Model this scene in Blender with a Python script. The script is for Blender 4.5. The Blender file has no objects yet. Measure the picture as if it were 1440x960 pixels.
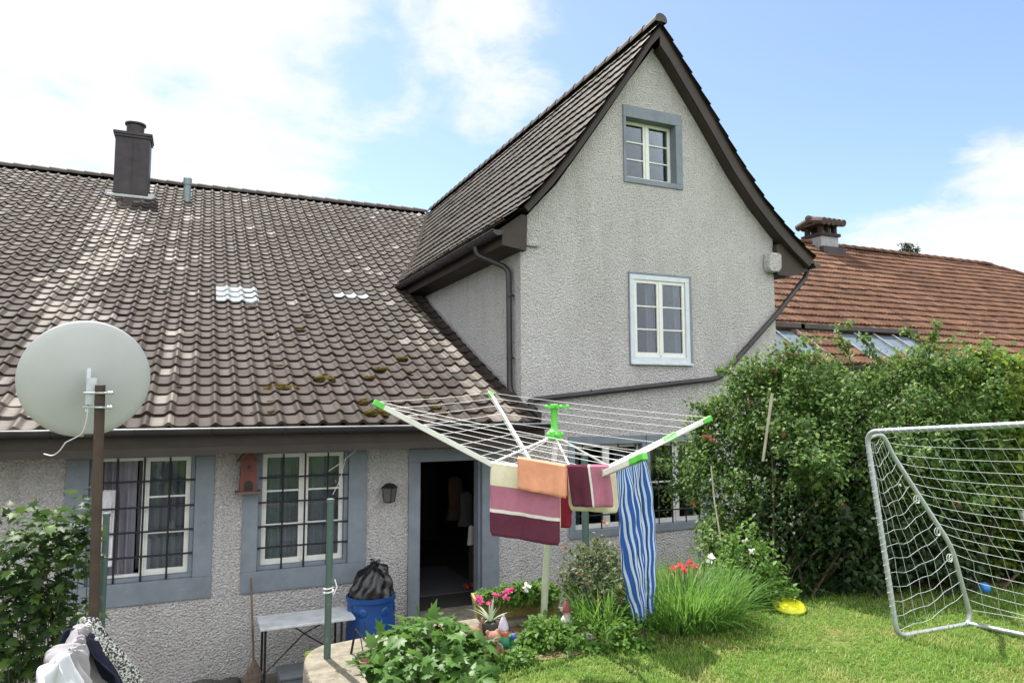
import bpy, bmesh, math, random
import numpy as np
from mathutils import Vector, Matrix
from mathutils.geometry import tessellate_polygon
random.seed(7); rng = np.random.default_rng(7)
S = bpy.context.scene
COL = S.collection
rad = math.radians

# ------------------------------------------------------------------ camera frame (metres; X along the facade, Y into depth, Z up)
F, YAW, PIT, ROLL = 994.5, rad(23.902), rad(5.034), rad(-.147)
CAM = np.array([0, 0, 1.75])
_cy, _sy, _cp, _sp = math.cos(YAW), math.sin(YAW), math.cos(PIT), math.sin(PIT)
cf = np.array([_sy*_cp, _cy*_cp, _sp]); cr0 = np.array([_cy, -_sy, 0.]); cu0 = np.cross(cr0, cf)
cr = math.cos(ROLL)*cr0 + math.sin(ROLL)*cu0; cu = -math.sin(ROLL)*cr0 + math.cos(ROLL)*cu0
def ray(x, y): return cf + cr*(x-720)/F - cu*(y-480)/F
def onY(x, y, v): d = ray(x, y); return CAM + d*(v/d[1])
def onX(x, y, v): d = ray(x, y); return CAM + d*(v/d[0])
def onZ(x, y, v): d = ray(x, y); return CAM + d*((v-1.75)/d[2])
def atD(x, y, v): return CAM + ray(x, y)*v

# ------------------------------------------------------------------ objects
def tag(o, label=None, cat=None, group=None, kind=None):
    if label: o['label'] = label
    if cat: o['category'] = cat
    if group: o['group'] = group
    if kind: o['kind'] = kind
    return o
def thing(name, label, cat, loc=(0, 0, 0), group=None):
    o = bpy.data.objects.new(name, None); COL.objects.link(o); o.location = Vector(loc); o.empty_display_size = .1
    return tag(o, label, cat, group)
def link(name, me, mat, parent=None, smooth=False):
    mats = mat if isinstance(mat, (list, tuple)) else [mat]
    for m in mats: me.materials.append(m)
    if smooth: me.polygons.foreach_set('use_smooth', [True]*len(me.polygons))
    o = bpy.data.objects.new(name, me); COL.objects.link(o)
    if parent:
        o.parent = parent
        w = parent; off = Vector((0, 0, 0))
        while w: off += w.location; w = w.parent
        o.location = -off            # geometry is written in world metres
    return o
def copy_tree(o, loc=None, parent=None):
    c = o.copy(); COL.objects.link(c)
    if parent: c.parent = parent
    if loc is not None: c.location = Vector(loc)
    for ch in list(o.children): copy_tree(ch, None, c)
    return c

class MB:
    """collects shapes; build() links them as one mesh object"""
    def __init__(s): s.v = []; s.f = []; s.m = []
    def add(s, vs, fs, m=0):
        b = len(s.v); s.v += [tuple(map(float, v)) for v in vs]; s.f += [tuple(b+i for i in f) for f in fs]; s.m += [m]*len(fs); return s
    def box(s, a, b, m=0, bev=0):
        x0, y0, z0 = (min(p, q) for p, q in zip(a, b)); x1, y1, z1 = (max(p, q) for p, q in zip(a, b))
        return s.add([(x0,y0,z0),(x1,y0,z0),(x1,y1,z0),(x0,y1,z0),(x0,y0,z1),(x1,y0,z1),(x1,y1,z1),(x0,y1,z1)],
                     [(0,3,2,1),(4,5,6,7),(0,1,5,4),(1,2,6,5),(2,3,7,6),(3,0,4,7)], m)
    def beam(s, p, q, w, h, up=(0, 0, 1), m=0):
        p = Vector(p); q = Vector(q); d = (q-p).normalized(); up = Vector(up)
        a = d.cross(up)
        if a.length < 1e-4: a = d.cross(Vector((1, 0, 0)))
        a.normalize(); b = a.cross(d)
        vs = [c + a*sx*w/2 + b*sz*h/2 for c in (p, q) for sx, sz in ((-1,-1),(1,-1),(1,1),(-1,1))]
        return s.add(vs, [(0,1,2,3),(7,6,5,4),(0,4,5,1),(1,5,6,2),(2,6,7,3),(3,7,4,0)], m)
    def tube(s, pts, r, n=8, m=0, cap=True):
        pts = [Vector(p) for p in pts]; k = len(pts); rs = r if isinstance(r, (list, tuple)) else [r]*k
        t0 = (pts[1]-pts[0]).normalized(); a = t0.orthogonal().normalized(); vs = []
        for i in range(k):
            t = (pts[min(i+1, k-1)]-pts[max(i-1, 0)]).normalized()
            a = (a - t*a.dot(t))
            a = a.normalized() if a.length > 1e-6 else t.orthogonal().normalized()
            b = t.cross(a)
            vs += [pts[i] + (a*math.cos(2*math.pi*j/n)+b*math.sin(2*math.pi*j/n))*rs[i] for j in range(n)]
        fs = [(i*n+j, i*n+(j+1) % n, (i+1)*n+(j+1) % n, (i+1)*n+j) for i in range(k-1) for j in range(n)]
        if cap: fs += [tuple(range(n))[::-1], tuple((k-1)*n+j for j in range(n))]
        return s.add(vs, fs, m)
    def lathe(s, base, prof, n=20, m=0, axis=(0, 0, 1), sx=1, sy=1):
        base = Vector(base); ax = Vector(axis).normalized(); q = Vector((0, 0, 1)).rotation_difference(ax)
        vs = [base + q @ Vector((r*sx*math.cos(2*math.pi*j/n), r*sy*math.sin(2*math.pi*j/n), z)) for r, z in prof for j in range(n)]
        k = len(prof)
        fs = [(i*n+j, i*n+(j+1) % n, (i+1)*n+(j+1) % n, (i+1)*n+j) for i in range(k-1) for j in range(n)]
        fs += [tuple(range(n))[::-1], tuple((k-1)*n+j for j in range(n))]
        return s.add(vs, fs, m)
    def ball(s, c, r, n=14, m=0, sc=(1, 1, 1), jit=0):
        prof = [(max(math.sin(math.pi*i/8), .02)*r, -math.cos(math.pi*i/8)*r) for i in range(9)]
        b = len(s.v); s.lathe((0, 0, 0), prof, n, m)
        for i in range(b, len(s.v)):
            x, y, z = s.v[i]; j = 1+random.uniform(-jit, jit)
            s.v[i] = (c[0]+x*sc[0]*j, c[1]+y*sc[1]*j, c[2]+z*sc[2]*j)
        return s
    def prism(s, poly, y0, y1, m=0):
        """poly of (x,z), extruded along Y"""
        n = len(poly); vs = [(x, y0, z) for x, z in poly]+[(x, y1, z) for x, z in poly]
        return s.add(vs, [tuple(range(n)), tuple(range(n, 2*n))[::-1]]+[(i, n+i, n+(i+1) % n, (i+1) % n) for i in range(n)], m)
    def build(s, name, mat, parent=None, smooth=False, bevel=0):
        me = bpy.data.meshes.new(name); me.from_pydata(s.v, [], s.f)
        me.polygons.foreach_set('material_index', s.m); 
        bm = bmesh.new(); bm.from_mesh(me); bmesh.ops.recalc_face_normals(bm, faces=bm.faces); bm.to_mesh(me); bm.free()
        o = link(name, me, mat, parent, smooth)
        if bevel:
            b = o.modifiers.new('b', 'BEVEL'); b.width = bevel; b.segments = 2; b.limit_method = 'ANGLE'
        if smooth:
            try: me.set_sharp_from_angle(angle=rad(40))
            except Exception: pass
        return o

def np_mesh(name, verts, faces, mat, parent=None, midx=None, smooth=False):
    """verts (n,3) array, faces (m,k) array"""
    me = bpy.data.meshes.new(name); faces = np.asarray(faces, np.int32); k = faces.shape[1]
    me.vertices.add(len(verts)); me.vertices.foreach_set('co', np.asarray(verts, np.float32).ravel())
    me.loops.add(faces.size); me.loops.foreach_set('vertex_index', faces.ravel())
    me.polygons.add(len(faces)); me.polygons.foreach_set('loop_start', np.arange(0, faces.size, k, dtype=np.int32))
    if midx is not None: me.polygons.foreach_set('material_index', np.asarray(midx, np.int32))
    me.update(calc_edges=True); me.validate()
    return link(name, me, mat, parent, smooth)

# ------------------------------------------------------------------ materials
def newmat(name):
    m = bpy.data.materials.new(name); m.use_nodes = True; nt = m.node_tree
    return m, nt, nt.nodes, nt.links, nt.nodes['Principled BSDF']
def noise(nt, scale, detail=6, coord='Object', rough=.6, dist=0):
    tc = nt.nodes.new('ShaderNodeTexCoord'); n = nt.nodes.new('ShaderNodeTexNoise')
    n.inputs['Scale'].default_value = scale; n.inputs['Detail'].default_value = detail; n.inputs['Roughness'].default_value = rough
    n.inputs['Distortion'].default_value = dist
    nt.links.new(tc.outputs[coord], n.inputs['Vector']); return n
def ramp(nt, fac, stops):
    r = nt.nodes.new('ShaderNodeValToRGB'); e = r.color_ramp.elements
    while len(e) < len(stops): e.new(.5)
    for el, (p, c) in zip(e, stops): el.position = p; el.color = (*c, 1) if len(c) == 3 else c
    nt.links.new(fac, r.inputs[0]); return r
def mix(nt, a, b, fac, mode='MIX'):
    m = nt.nodes.new('ShaderNodeMix'); m.data_type = 'RGBA'; m.blend_type = mode
    for sock, v in ((m.inputs[6], a), (m.inputs[7], b)):
        if hasattr(v, 'links'): nt.links.new(v, sock)
        else: sock.default_value = (*v, 1)
    if hasattr(fac, 'links'): nt.links.new(fac, m.inputs[0])
    else: m.inputs[0].default_value = fac
    return m.outputs[2]
def bump(nt, p, h, strength=.5, dist=.01):
    b = nt.nodes.new('ShaderNodeBump'); b.inputs['Strength'].default_value = strength; b.inputs['Distance'].default_value = dist
    nt.links.new(h, b.inputs['Height']); nt.links.new(b.outputs[0], p.inputs['Normal']); return b
def simple(name, col, rough=.6, metal=0, var=.25, scale=8, bstr=.15, bdist=.004, bscale=60, spec=.5, coord='Object', col2=None, thr=(.35, .7)):
    m, nt, N, L, p = newmat(name)
    n = noise(nt, scale, 8, coord)
    c2 = col2 or tuple(c*(1-var) for c in col); 
    r = ramp(nt, n.outputs[0], [(thr[0], c2), (thr[1], col)]); L.new(r.outputs[0], p.inputs['Base Color'])
    p.inputs['Roughness'].default_value = rough; p.inputs['Metallic'].default_value = metal; p.inputs['Specular IOR Level'].default_value = spec
    if bstr: b = noise(nt, bscale, 4, coord); bump(nt, p, b.outputs[0], bstr, bdist)
    return m
def leafmat(name, cols, transl=.45, rough=.5, yellow=None):
    """cols: list of colours picked leaf by leaf"""
    m, nt, N, L, p = newmat(name)
    g = N.new('ShaderNodeNewGeometry')
    r = ramp(nt, g.outputs['Random Per Island'], [(i/max(1, len(cols)-1), c) for i, c in enumerate(cols)])
    L.new(r.outputs[0], p.inputs['Base Color']); p.inputs['Roughness'].default_value = rough; p.inputs['Specular IOR Level'].default_value = .3
    t = N.new('ShaderNodeBsdfTranslucent'); hs = N.new('ShaderNodeHueSaturation'); hs.inputs['Value'].default_value = 1.5; hs.inputs['Hue'].default_value = .485
    L.new(r.outputs[0], hs.inputs['Color']); L.new(hs.outputs[0], t.inputs['Color'])
    mx = N.new('ShaderNodeMixShader'); mx.inputs[0].default_value = transl
    L.new(p.outputs[0], mx.inputs[1]); L.new(t.outputs[0], mx.inputs[2]); L.new(mx.outputs[0], N['Material Output'].inputs[0])
    return m

def stucco(name, base, dark, green=(.3, .32, .25)):
    m, nt, N, L, p = newmat(name)
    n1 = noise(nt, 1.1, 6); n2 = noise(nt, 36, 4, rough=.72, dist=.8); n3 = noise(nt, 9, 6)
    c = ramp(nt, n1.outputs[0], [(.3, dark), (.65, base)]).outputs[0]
    pit = ramp(nt, n2.outputs[0], [(.34, (.50, .49, .47)), (.5, (1, 1, 1))]).outputs[0]      # occlusion shade of the rough-cast pits, painted into the colour
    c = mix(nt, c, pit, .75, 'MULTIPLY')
    st = ramp(nt, n3.outputs[0], [(.62, (0, 0, 0)), (.8, (1, 1, 1))]).outputs[0]
    c = mix(nt, c, green, mix(nt, (0, 0, 0), st, .35))
    mp = N.new('ShaderNodeMapping'); mp.inputs['Scale'].default_value = (3.2, 3.2, .5); tcs = N.new('ShaderNodeTexCoord'); ns = N.new('ShaderNodeTexNoise'); ns.inputs['Scale'].default_value = 1; ns.inputs['Detail'].default_value = 5
    L.new(tcs.outputs['Object'], mp.inputs[0]); L.new(mp.outputs[0], ns.inputs['Vector'])
    c = mix(nt, c, ramp(nt, ns.outputs[0], [(.32, (.74, .73, .70)), (.55, (1, 1, 1))]).outputs[0], .36, 'MULTIPLY')       # rain streaks
    L.new(c, p.inputs['Base Color']); p.inputs['Roughness'].default_value = .95; p.inputs['Specular IOR Level'].default_value = .15
    v = N.new('ShaderNodeTexVoronoi'); v.inputs['Scale'].default_value = 42; tc = N.new('ShaderNodeTexCoord')
    wv = N.new('ShaderNodeVectorMath'); wv.operation = 'ADD'; nz = noise(nt, 25, 2); sc = N.new('ShaderNodeVectorMath'); sc.operation = 'SCALE'; sc.inputs[3].default_value = .03
    L.new(nz.outputs[1], sc.inputs[0]); L.new(tc.outputs['Object'], wv.inputs[0]); L.new(sc.outputs[0], wv.inputs[1]); L.new(wv.outputs[0], v.inputs['Vector'])
    h = N.new('ShaderNodeMath'); h.operation = 'MULTIPLY_ADD'; L.new(v.outputs['Distance'], h.inputs[0]); h.inputs[1].default_value = -.7; L.new(n2.outputs[0], h.inputs[2])
    bump(nt, p, h.outputs[0], 1.0, .075)
    return m
M = {}
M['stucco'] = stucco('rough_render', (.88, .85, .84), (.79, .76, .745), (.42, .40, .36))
M['blue'] = simple('blue_grey_paint', (.195, .245, .295), .65, var=.25, scale=5, bstr=.25, bscale=40)
m, nt, N, L, p = newmat('worn_blue_paint'); a_ = noise(nt, 5, 7); b_ = noise(nt, 34, 6, rough=.75)
c_ = ramp(nt, a_.outputs[0], [(.3, (.145, .17, .20)), (.7, (.20, .23, .265))]).outputs[0]
c_ = mix(nt, c_, (.36, .37, .36), ramp(nt, b_.outputs[0], [(.62, (0, 0, 0)), (.68, (.7, .7, .7))]).outputs[0]); L.new(c_, p.inputs['Base Color']); p.inputs['Roughness'].default_value = .7; bump(nt, p, b_.outputs[0], .4, .006); M['blue'] = m
M['bluewhite'] = simple('bluish_white_paint', (.58, .63, .67), .5, var=.15, scale=9, bstr=.15)
M['white'] = simple('white_window_paint', (.72, .725, .68), .5, var=.12, scale=10, bstr=.1)
M['brown'] = simple('brown_boards', (.040, .027, .021), .65, var=.4, scale=3, bstr=.3, bscale=30)
M['gutter'] = simple('gutter_metal', (.05, .046, .05), .45, .35, var=.35, scale=4, bstr=.05)
M['iron'] = simple('black_iron', (.018, .018, .02), .5, .3, bstr=.1)
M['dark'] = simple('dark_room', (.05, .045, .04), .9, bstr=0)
M['concrete'] = simple('concrete', (.30, .265, .205), .95, col2=(.15, .135, .10), scale=9, bstr=1, bdist=.025, bscale=38)
M['yard'] = simple('yard_paving', (.2, .19, .17), .95, var=.4, scale=3, bstr=.6, bdist=.01)
M['soil'] = simple('garden_soil', (.27, .2, .125), 1, col2=(.12, .085, .05), scale=9, bstr=1, bdist=.03, bscale=35, spec=.1)
M['stone'] = simple('pale_stone', (.42, .38, .32), .9, var=.4, scale=12, bstr=.5)
M['terra'] = simple('terracotta', (.36, .17, .115), .8, col2=(.24, .12, .09), scale=14, bstr=.3)
M['copper'] = simple('weathered_sheet_metal', (.052, .044, .047), .5, .5, var=.5, scale=3, bstr=.08)
M['zinc'] = simple('zinc', (.42, .43, .44), .45, .6, var=.35, scale=5, bstr=.1)
M['lead'] = simple('grey_sheet', (.22, .27, .28), .5, .4, var=.2)
M['dish'] = simple('dish_grey_paint', (.42, .425, .43), .5, var=.12, scale=2.2, bstr=.02, spec=.4)
M['galv'] = simple('galvanised_steel', (.5, .53, .56), .4, .6, var=.2, scale=20, bstr=.05)
M['rustpole'] = simple('rusty_brown_pole', (.075, .046, .032), .8, col2=(.035, .025, .02), scale=6, bstr=.3)
M['greenpaint'] = simple('worn_green_paint', (.062, .105, .09), .6, col2=(.15, .15, .12), scale=14, thr=(.28, .42), bstr=.2)
M['alu'] = simple('aluminium_tube', (.66, .66, .6), .4, .4, var=.12, scale=4, bstr=.03)
M['arm'] = simple('white_dryer_arm', (.7, .7, .66), .45, .2, var=.1, bstr=.03)
M['lime'] = simple('lime_green_plastic', (.12, .58, .07), .4, var=.15, bstr=.02)
M['line'] = simple('white_line', (.78, .76, .76), .6, var=.05, bstr=0)
M['netcord'] = simple('net_cord', (.62, .66, .64), .8, var=.2, bstr=0)
M['barrel'] = simple('blue_plastic', (.010, .07, .27), .35, var=.2, scale=4, bstr=.03)
M['label'] = simple('white_sticker', (.62, .64, .66), .6, var=.15, scale=10, bstr=0)
M['bag'] = simple('black_plastic_bag', (.006, .006, .007), .3, var=.3, bstr=.6, bdist=.012, bscale=18, spec=.7)
M['marble'] = simple('white_marble_top', (.6, .62, .64), .4, col2=(.42, .43, .45), scale=7, bstr=.03, thr=(.3, .55))
M['crate'] = simple('grey_plastic', (.15, .165, .185), .5, bstr=.05)
M['red'] = simple('faded_red_wood', (.17, .055, .04), .75, var=.35, scale=9, bstr=.3)
M['wood'] = simple('weathered_wood', (.2, .14, .1), .85, var=.5, scale=10, bstr=.4)
M['palewood'] = simple('pale_stick', (.5, .45, .36), .8, var=.3, scale=10, bstr=.3)
M['twig'] = simple('brown_twig', (.09, .065, .04), .9, var=.4, scale=20, bstr=.2)
M['straw'] = simple('broom_straw', (.2, .15, .12), .95, var=.5, scale=30, bstr=.5)
M['moss'] = simple('moss', (.10, .10, .025), 1, col2=(.075, .035, .015), scale=25, bstr=1, bdist=.03, bscale=70, spec=.05, thr=(.4, .6))
M['yellow'] = simple('yellow_plastic', (.75, .72, .03), .4, var=.15, bstr=.02)
M['ballblue'] = simple('blue_ball', (.02, .22, .62), .4, bstr=.02)
M['planter'] = simple('mossy_planter', (.34, .30, .085), .95, col2=(.2, .15, .06), scale=12, bstr=.7, bscale=40)
M['hat'] = simple('lilac_hat', (.55, .48, .58), .5, bstr=.1); M['gred'] = simple('gnome_red', (.55, .06, .03), .5, bstr=.1)
M['ggreen'] = simple('gnome_green', (.02, .19, .085), .5, bstr=.1); M['gblue'] = simple('gnome_blue', (.05, .1, .36), .5, bstr=.1)
M['gskin'] = simple('gnome_skin', (.55, .33, .22), .6, bstr=.1); M['gwhite'] = simple('gnome_white', (.6, .58, .55), .7, bstr=.2)
M['capn'] = simple('weathered_cap_tiles', (.10, .06, .047), .85, col2=(.045, .032, .028), scale=9, bstr=.3)
M['gbrown2'] = simple('sooty_brick', (.035, .022, .019), .9, bstr=.3)
M['gbrown'] = simple('gnome_hat_dark_red', (.26, .07, .07), .6, bstr=.1); M['dstone'] = simple('dark_stone', (.10, .095, .085), .9, var=.4, bstr=.4)
def cloth(n, c, var=.12): return simple(n, c, .95, var=var, scale=30, bstr=.7, bdist=.004, bscale=260, spec=.1)
M['cream'] = cloth('cream_terry', (.70, .64, .48)); M['pink'] = cloth('pink_terry', (.42, .16, .23)); M['plum'] = cloth('plum_terry', (.115, .032, .055))
M['orange'] = cloth('orange_cloth', (.78, .35, .22)); M['crimson'] = cloth('crimson_terry', (.25, .025, .055)); M['offwhite'] = cloth('offwhite_terry', (.7, .66, .62))
M['tblue'] = cloth('towel_blue', (.035, .105, .36)); M['twhite'] = cloth('towel_white', (.52, .60, .74)); M['tnavy'] = cloth('towel_navy', (.02, .035, .13))
M['lilac'] = cloth('lilac_grey_knit', (.30, .285, .30)); M['shirt'] = cloth('white_cotton', (.60, .61, .65), .05); M['navy'] = cloth('navy_cotton', (.025, .028, .05))
m, nt, N, L, p = newmat('black_white_knit'); n = noise(nt, 95, 2); L.new(ramp(nt, n.outputs[0], [(.46, (.03, .03, .035)), (.54, (.5, .5, .46))]).outputs[0], p.inputs['Base Color']); p.inputs['Roughness'].default_value = .95; bump(nt, p, n.outputs[0], .8, .006); M['knit'] = m
M['curtain'] = cloth('sheer_curtain', (.52, .51, .57)); M['dimcurtain'] = cloth('grey_curtain', (.30, .29, .34)); M['lace'] = cloth('white_lace', (.72, .72, .76))
M['petal_pink'] = leafmat('pink_petals', [(.62, .06, .25), (.72, .1, .3)], .3); M['petal_white'] = leafmat('white_petals', [(.8, .8, .76), (.74, .74, .7)], .3)
M['petal_red'] = leafmat('red_petals', [(.7, .05, .08), (.75, .09, .14)], .3); M['petal_faded'] = leafmat('faded_rose', [(.38, .17, .085), (.45, .25, .13), (.3, .14, .08)], .3)
M['petal_yellow'] = leafmat('yellow_petals', [(.8, .66, .03), (.75, .7, .1)], .3)
M['leaf_rose'] = leafmat('rose_leaves', [(.05, .105, .026), (.08, .155, .037), (.115, .205, .048), (.062, .125, .034), (.20, .28, .07)], .38)
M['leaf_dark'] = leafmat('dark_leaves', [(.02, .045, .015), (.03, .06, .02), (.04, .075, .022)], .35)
M['leaf_lime'] = leafmat('yellow_green_leaves', [(.07, .14, .03), (.10, .18, .035), (.13, .22, .04), (.26, .29, .035)], .45)
M['leaf_big'] = leafmat('large_leaves', [(.055, .13, .025), (.075, .165, .032), (.095, .195, .04), (.062, .14, .03)], .35, .45)
M['leaf_low'] = leafmat('low_plant_leaves', [(.06, .14, .022), (.09, .19, .03), (.12, .23, .04)], .42)
M['leaf_currant'] = leafmat('currant_leaves', [(.020, .042, .014), (.028, .06, .017), (.038, .078, .02), (.09, .17, .03)], .4)
M['leaf_red'] = leafmat('reddish_rose_leaves', [(.06, .10, .04), (.085, .13, .055), (.10, .145, .07), (.075, .11, .05), (.09, .13, .05), (.22, .12, .06)], .35)
M['blade'] = leafmat('lily_blades', [(.07, .175, .03), (.10, .22, .04), (.14, .275, .055)], .45)
M['agave'] = leafmat('grey_green_blades', [(.22, .30, .2), (.3, .36, .24)], .2)
M['grass'] = leafmat('lawn_grass', [(.085, .20, .025), (.12, .26, .035), (.16, .30, .045), (.21, .32, .06), (.32, .33, .13)], .4, .55)
M['conifer'] = leafmat('conifer_needles', [(.03, .05, .03), (.05, .07, .04)], .2)

def tilemat(name, cols, lichen, rough=.42, lich=.4, streak=None):
    m, nt, N, L, p = newmat(name); g = N.new('ShaderNodeNewGeometry')
    c = ramp(nt, g.outputs['Random Per Island'], [(a, b) for a, b in cols])
    n1 = noise(nt, 3.0, 8, rough=.7); n2 = noise(nt, 26, 6, rough=.7); n3 = noise(nt, .35, 4)
    cc = mix(nt, c.outputs[0], (.55, .52, .5), ramp(nt, n1.outputs[0], [(.35, (1, 1, 1)), (.6, (0, 0, 0))]).outputs[0], 'MULTIPLY')
    cc = mix(nt, cc, lichen, mix(nt, (0, 0, 0), ramp(nt, n2.outputs[0], [(.56, (0, 0, 0)), (.74, (1, 1, 1))]).outputs[0], lich))
    cc = mix(nt, cc, (.75, .72, .68), ramp(nt, n3.outputs[0], [(.4, (0, 0, 0)), (.65, (1, 1, 1))]).outputs[0], 'MULTIPLY')
    L.new(cc, p.inputs['Base Color'])
    r = N.new('ShaderNodeMath'); r.operation = 'MULTIPLY_ADD'; L.new(g.outputs['Random Per Island'], r.inputs[0]); r.inputs[1].default_value = .18; r.inputs[2].default_value = rough
    L.new(r.outputs[0], p.inputs['Roughness']); p.inputs['Specular IOR Level'].default_value = .15
    bump(nt, p, n2.outputs[0], .35, .006)
    return m
B0 = (.05, .042, .038)
M['tile'] = tilemat('brown_roof_tiles', [(0, (.037, .0275, .0235)), (.35, (.045, .034, .029)), (.65, (.053, .040, .0345)), (.9, (.061, .0475, .041)), (.97, (.08, .068, .06)), (1, (.12, .105, .09))], (.095, .082, .066), .62)
M['tile_clean'] = tilemat('cleaner_roof_tiles', [(0, (.07, .06, .052)), (.35, (.115, .10, .088)), (.8, (.165, .145, .13)), (1, (.24, .22, .2))], (.2, .17, .13), .46, .3)
M['tile2'] = tilemat('dormer_roof_tiles', [(0, (.040, .032, .028)), (.4, (.047, .038, .033)), (.8, (.056, .046, .039)), (1, (.075, .062, .052))], (.2, .17, .13), .55)
M['tile3'] = tilemat('reddish_clay_tiles', [(0, (.11, .056, .037)), (.4, (.145, .074, .049)), (.8, (.17, .09, .06)), (1, (.20, .118, .083))], (.15, .12, .08), .75, .5)
M['cap'] = simple('dark_ridge_tile', (.085, .07, .065), .7, var=.4, scale=6, bstr=.3)
M['glasstile'] = simple('frosted_glass_tile', (.48, .52, .55), .2, var=.5, scale=16, bstr=.1, spec=.9)
M['flash'] = simple('valley_sheet', (.045, .037, .033), .95, 0, var=.3, spec=.05)

m, nt, N, L, p = newmat('window_glass')      # clear pane: fresnel mix of a mirror and clear
fr = N.new('ShaderNodeFresnel'); fr.inputs['IOR'].default_value = 1.5
tr = N.new('ShaderNodeBsdfTransparent'); tr.inputs[0].default_value = (.72, .76, .78, 1); gl = N.new('ShaderNodeBsdfGlossy'); gl.inputs['Roughness'].default_value = .02; gl.inputs[0].default_value = (.9, .95, 1, 1)
nz = noise(nt, 1.6, 2); bp = N.new('ShaderNodeBump'); bp.inputs['Strength'].default_value = .05; bp.inputs['Distance'].default_value = .05; L.new(nz.outputs[0], bp.inputs['Height']); L.new(bp.outputs[0], gl.inputs['Normal'])
mx = N.new('ShaderNodeMixShader'); L.new(fr.outputs[0], mx.inputs[0]); L.new(tr.outputs[0], mx.inputs[1]); L.new(gl.outputs[0], mx.inputs[2]); L.new(mx.outputs[0], N['Material Output'].inputs[0]); M['glass'] = m
M['skyglass'] = simple('skylight_glass', (.10, .14, .18), .06, var=.2, scale=2, bstr=.02, spec=1)

m, nt, N, L, p = newmat('lawn_ground')
n1 = noise(nt, 1.6, 8); n2 = noise(nt, 30, 5)
c = ramp(nt, n1.outputs[0], [(.32, (.07, .13, .025)), (.58, (.11, .16, .035)), (.72, (.2, .17, .075))]).outputs[0]
c = mix(nt, c, (.5, .5, .4), ramp(nt, n2.outputs[0], [(.4, (1, 1, 1)), (.6, (0, 0, 0))]).outputs[0], 'MULTIPLY')
L.new(c, p.inputs['Base Color']); p.inputs['Roughness'].default_value = 1; p.inputs['Specular IOR Level'].default_value = .1; bump(nt, p, n2.outputs[0], 1, .02); M['lawn'] = m

nt = M['grass'].node_tree; p = nt.nodes['Principled BSDF']; src = p.inputs['Base Color'].links[0].from_socket
n1 = noise(nt, 1.9, 5); n4 = noise(nt, 9, 4); src2 = mix(nt, src, (.05, .14, .02), ramp(nt, n4.outputs[0], [(.54, (0, 0, 0)), (.66, (.75, .75, .75))]).outputs[0]); mxd = mix(nt, src2, (.44, .38, .16), ramp(nt, n1.outputs[0], [(.50, (0, 0, 0)), (.66, (.55, .55, .55))]).outputs[0])
for l_ in list(nt.links):
    if l_.from_socket == src and l_.to_node.name in (p.name, 'Hue/Saturation/Value') and l_.to_node.type in ('BSDF_PRINCIPLED', 'HUE_SAT'): nt.links.new(mxd, l_.to_socket)
# ------------------------------------------------------------------ roof profiles
def zm(y): s = y-8.25; return 1.5+.412*s+.0062*s*s
RY, RZ = 20.9, zm(20.9)
GX = 6.46
GL = [(0, 7.71), (.25, 7.40), (.74, 6.68), (1.18, 6.06), (1.66, 5.39), (2.0, 4.95), (2.39, 4.52), (2.70, 4.26)]
GR = [(0, 7.71), (.33, 7.29), (.93, 6.51), (1.58, 5.62), (2.0, 5.14), (2.4, 4.76), (2.75, 4.47), (3.10, 4.22)]
def prof_fn(pts):
    """(dist from eave) -> position on profile, normal; pts run eave -> ridge in the (a,z) plane"""
    pts = np.array(pts, float); seg = np.r_[0, np.cumsum(np.hypot(*np.diff(pts, axis=0).T))]
    def f(v):
        a = np.interp(v, seg, pts[:, 0]); z = np.interp(v, seg, pts[:, 1])
        e = .15; a1 = np.interp(v+e, seg, pts[:, 0]); a0 = np.interp(v-e, seg, pts[:, 0]); z1 = np.interp(v+e, seg, pts[:, 1]); z0 = np.interp(v-e, seg, pts[:, 1])
        # beyond the ends keep the end slope
        over = np.clip(v-seg[-1], 0, None); under = np.clip(v, None, 0)
        ta, tz = a1-a0, z1-z0; l = np.hypot(ta, tz)+1e-9; ta, tz = ta/l, tz/l
        return a+ta*(over+under), z+tz*(over+under), ta, tz
    return f, seg[-1]
ys = np.linspace(8.25, RY, 30)
fm, Lm = prof_fn([(y, zm(y)) for y in ys])
fl, Ll = prof_fn([(GX-d, z) for d, z in GL[::-1]])
fr_, Lr = prof_fn([(GX+d, z) for d, z in GR[::-1]])
def zgL(x): return np.interp(GX-x, [d for d, z in GL], [z for d, z in GL])
def zgR(x): return np.interp(x-GX, [d for d, z in GR], [z for d, z in GR])
def zg(x): x = np.asarray(x, float); return np.where(x < GX, zgL(x), zgR(x))

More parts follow.
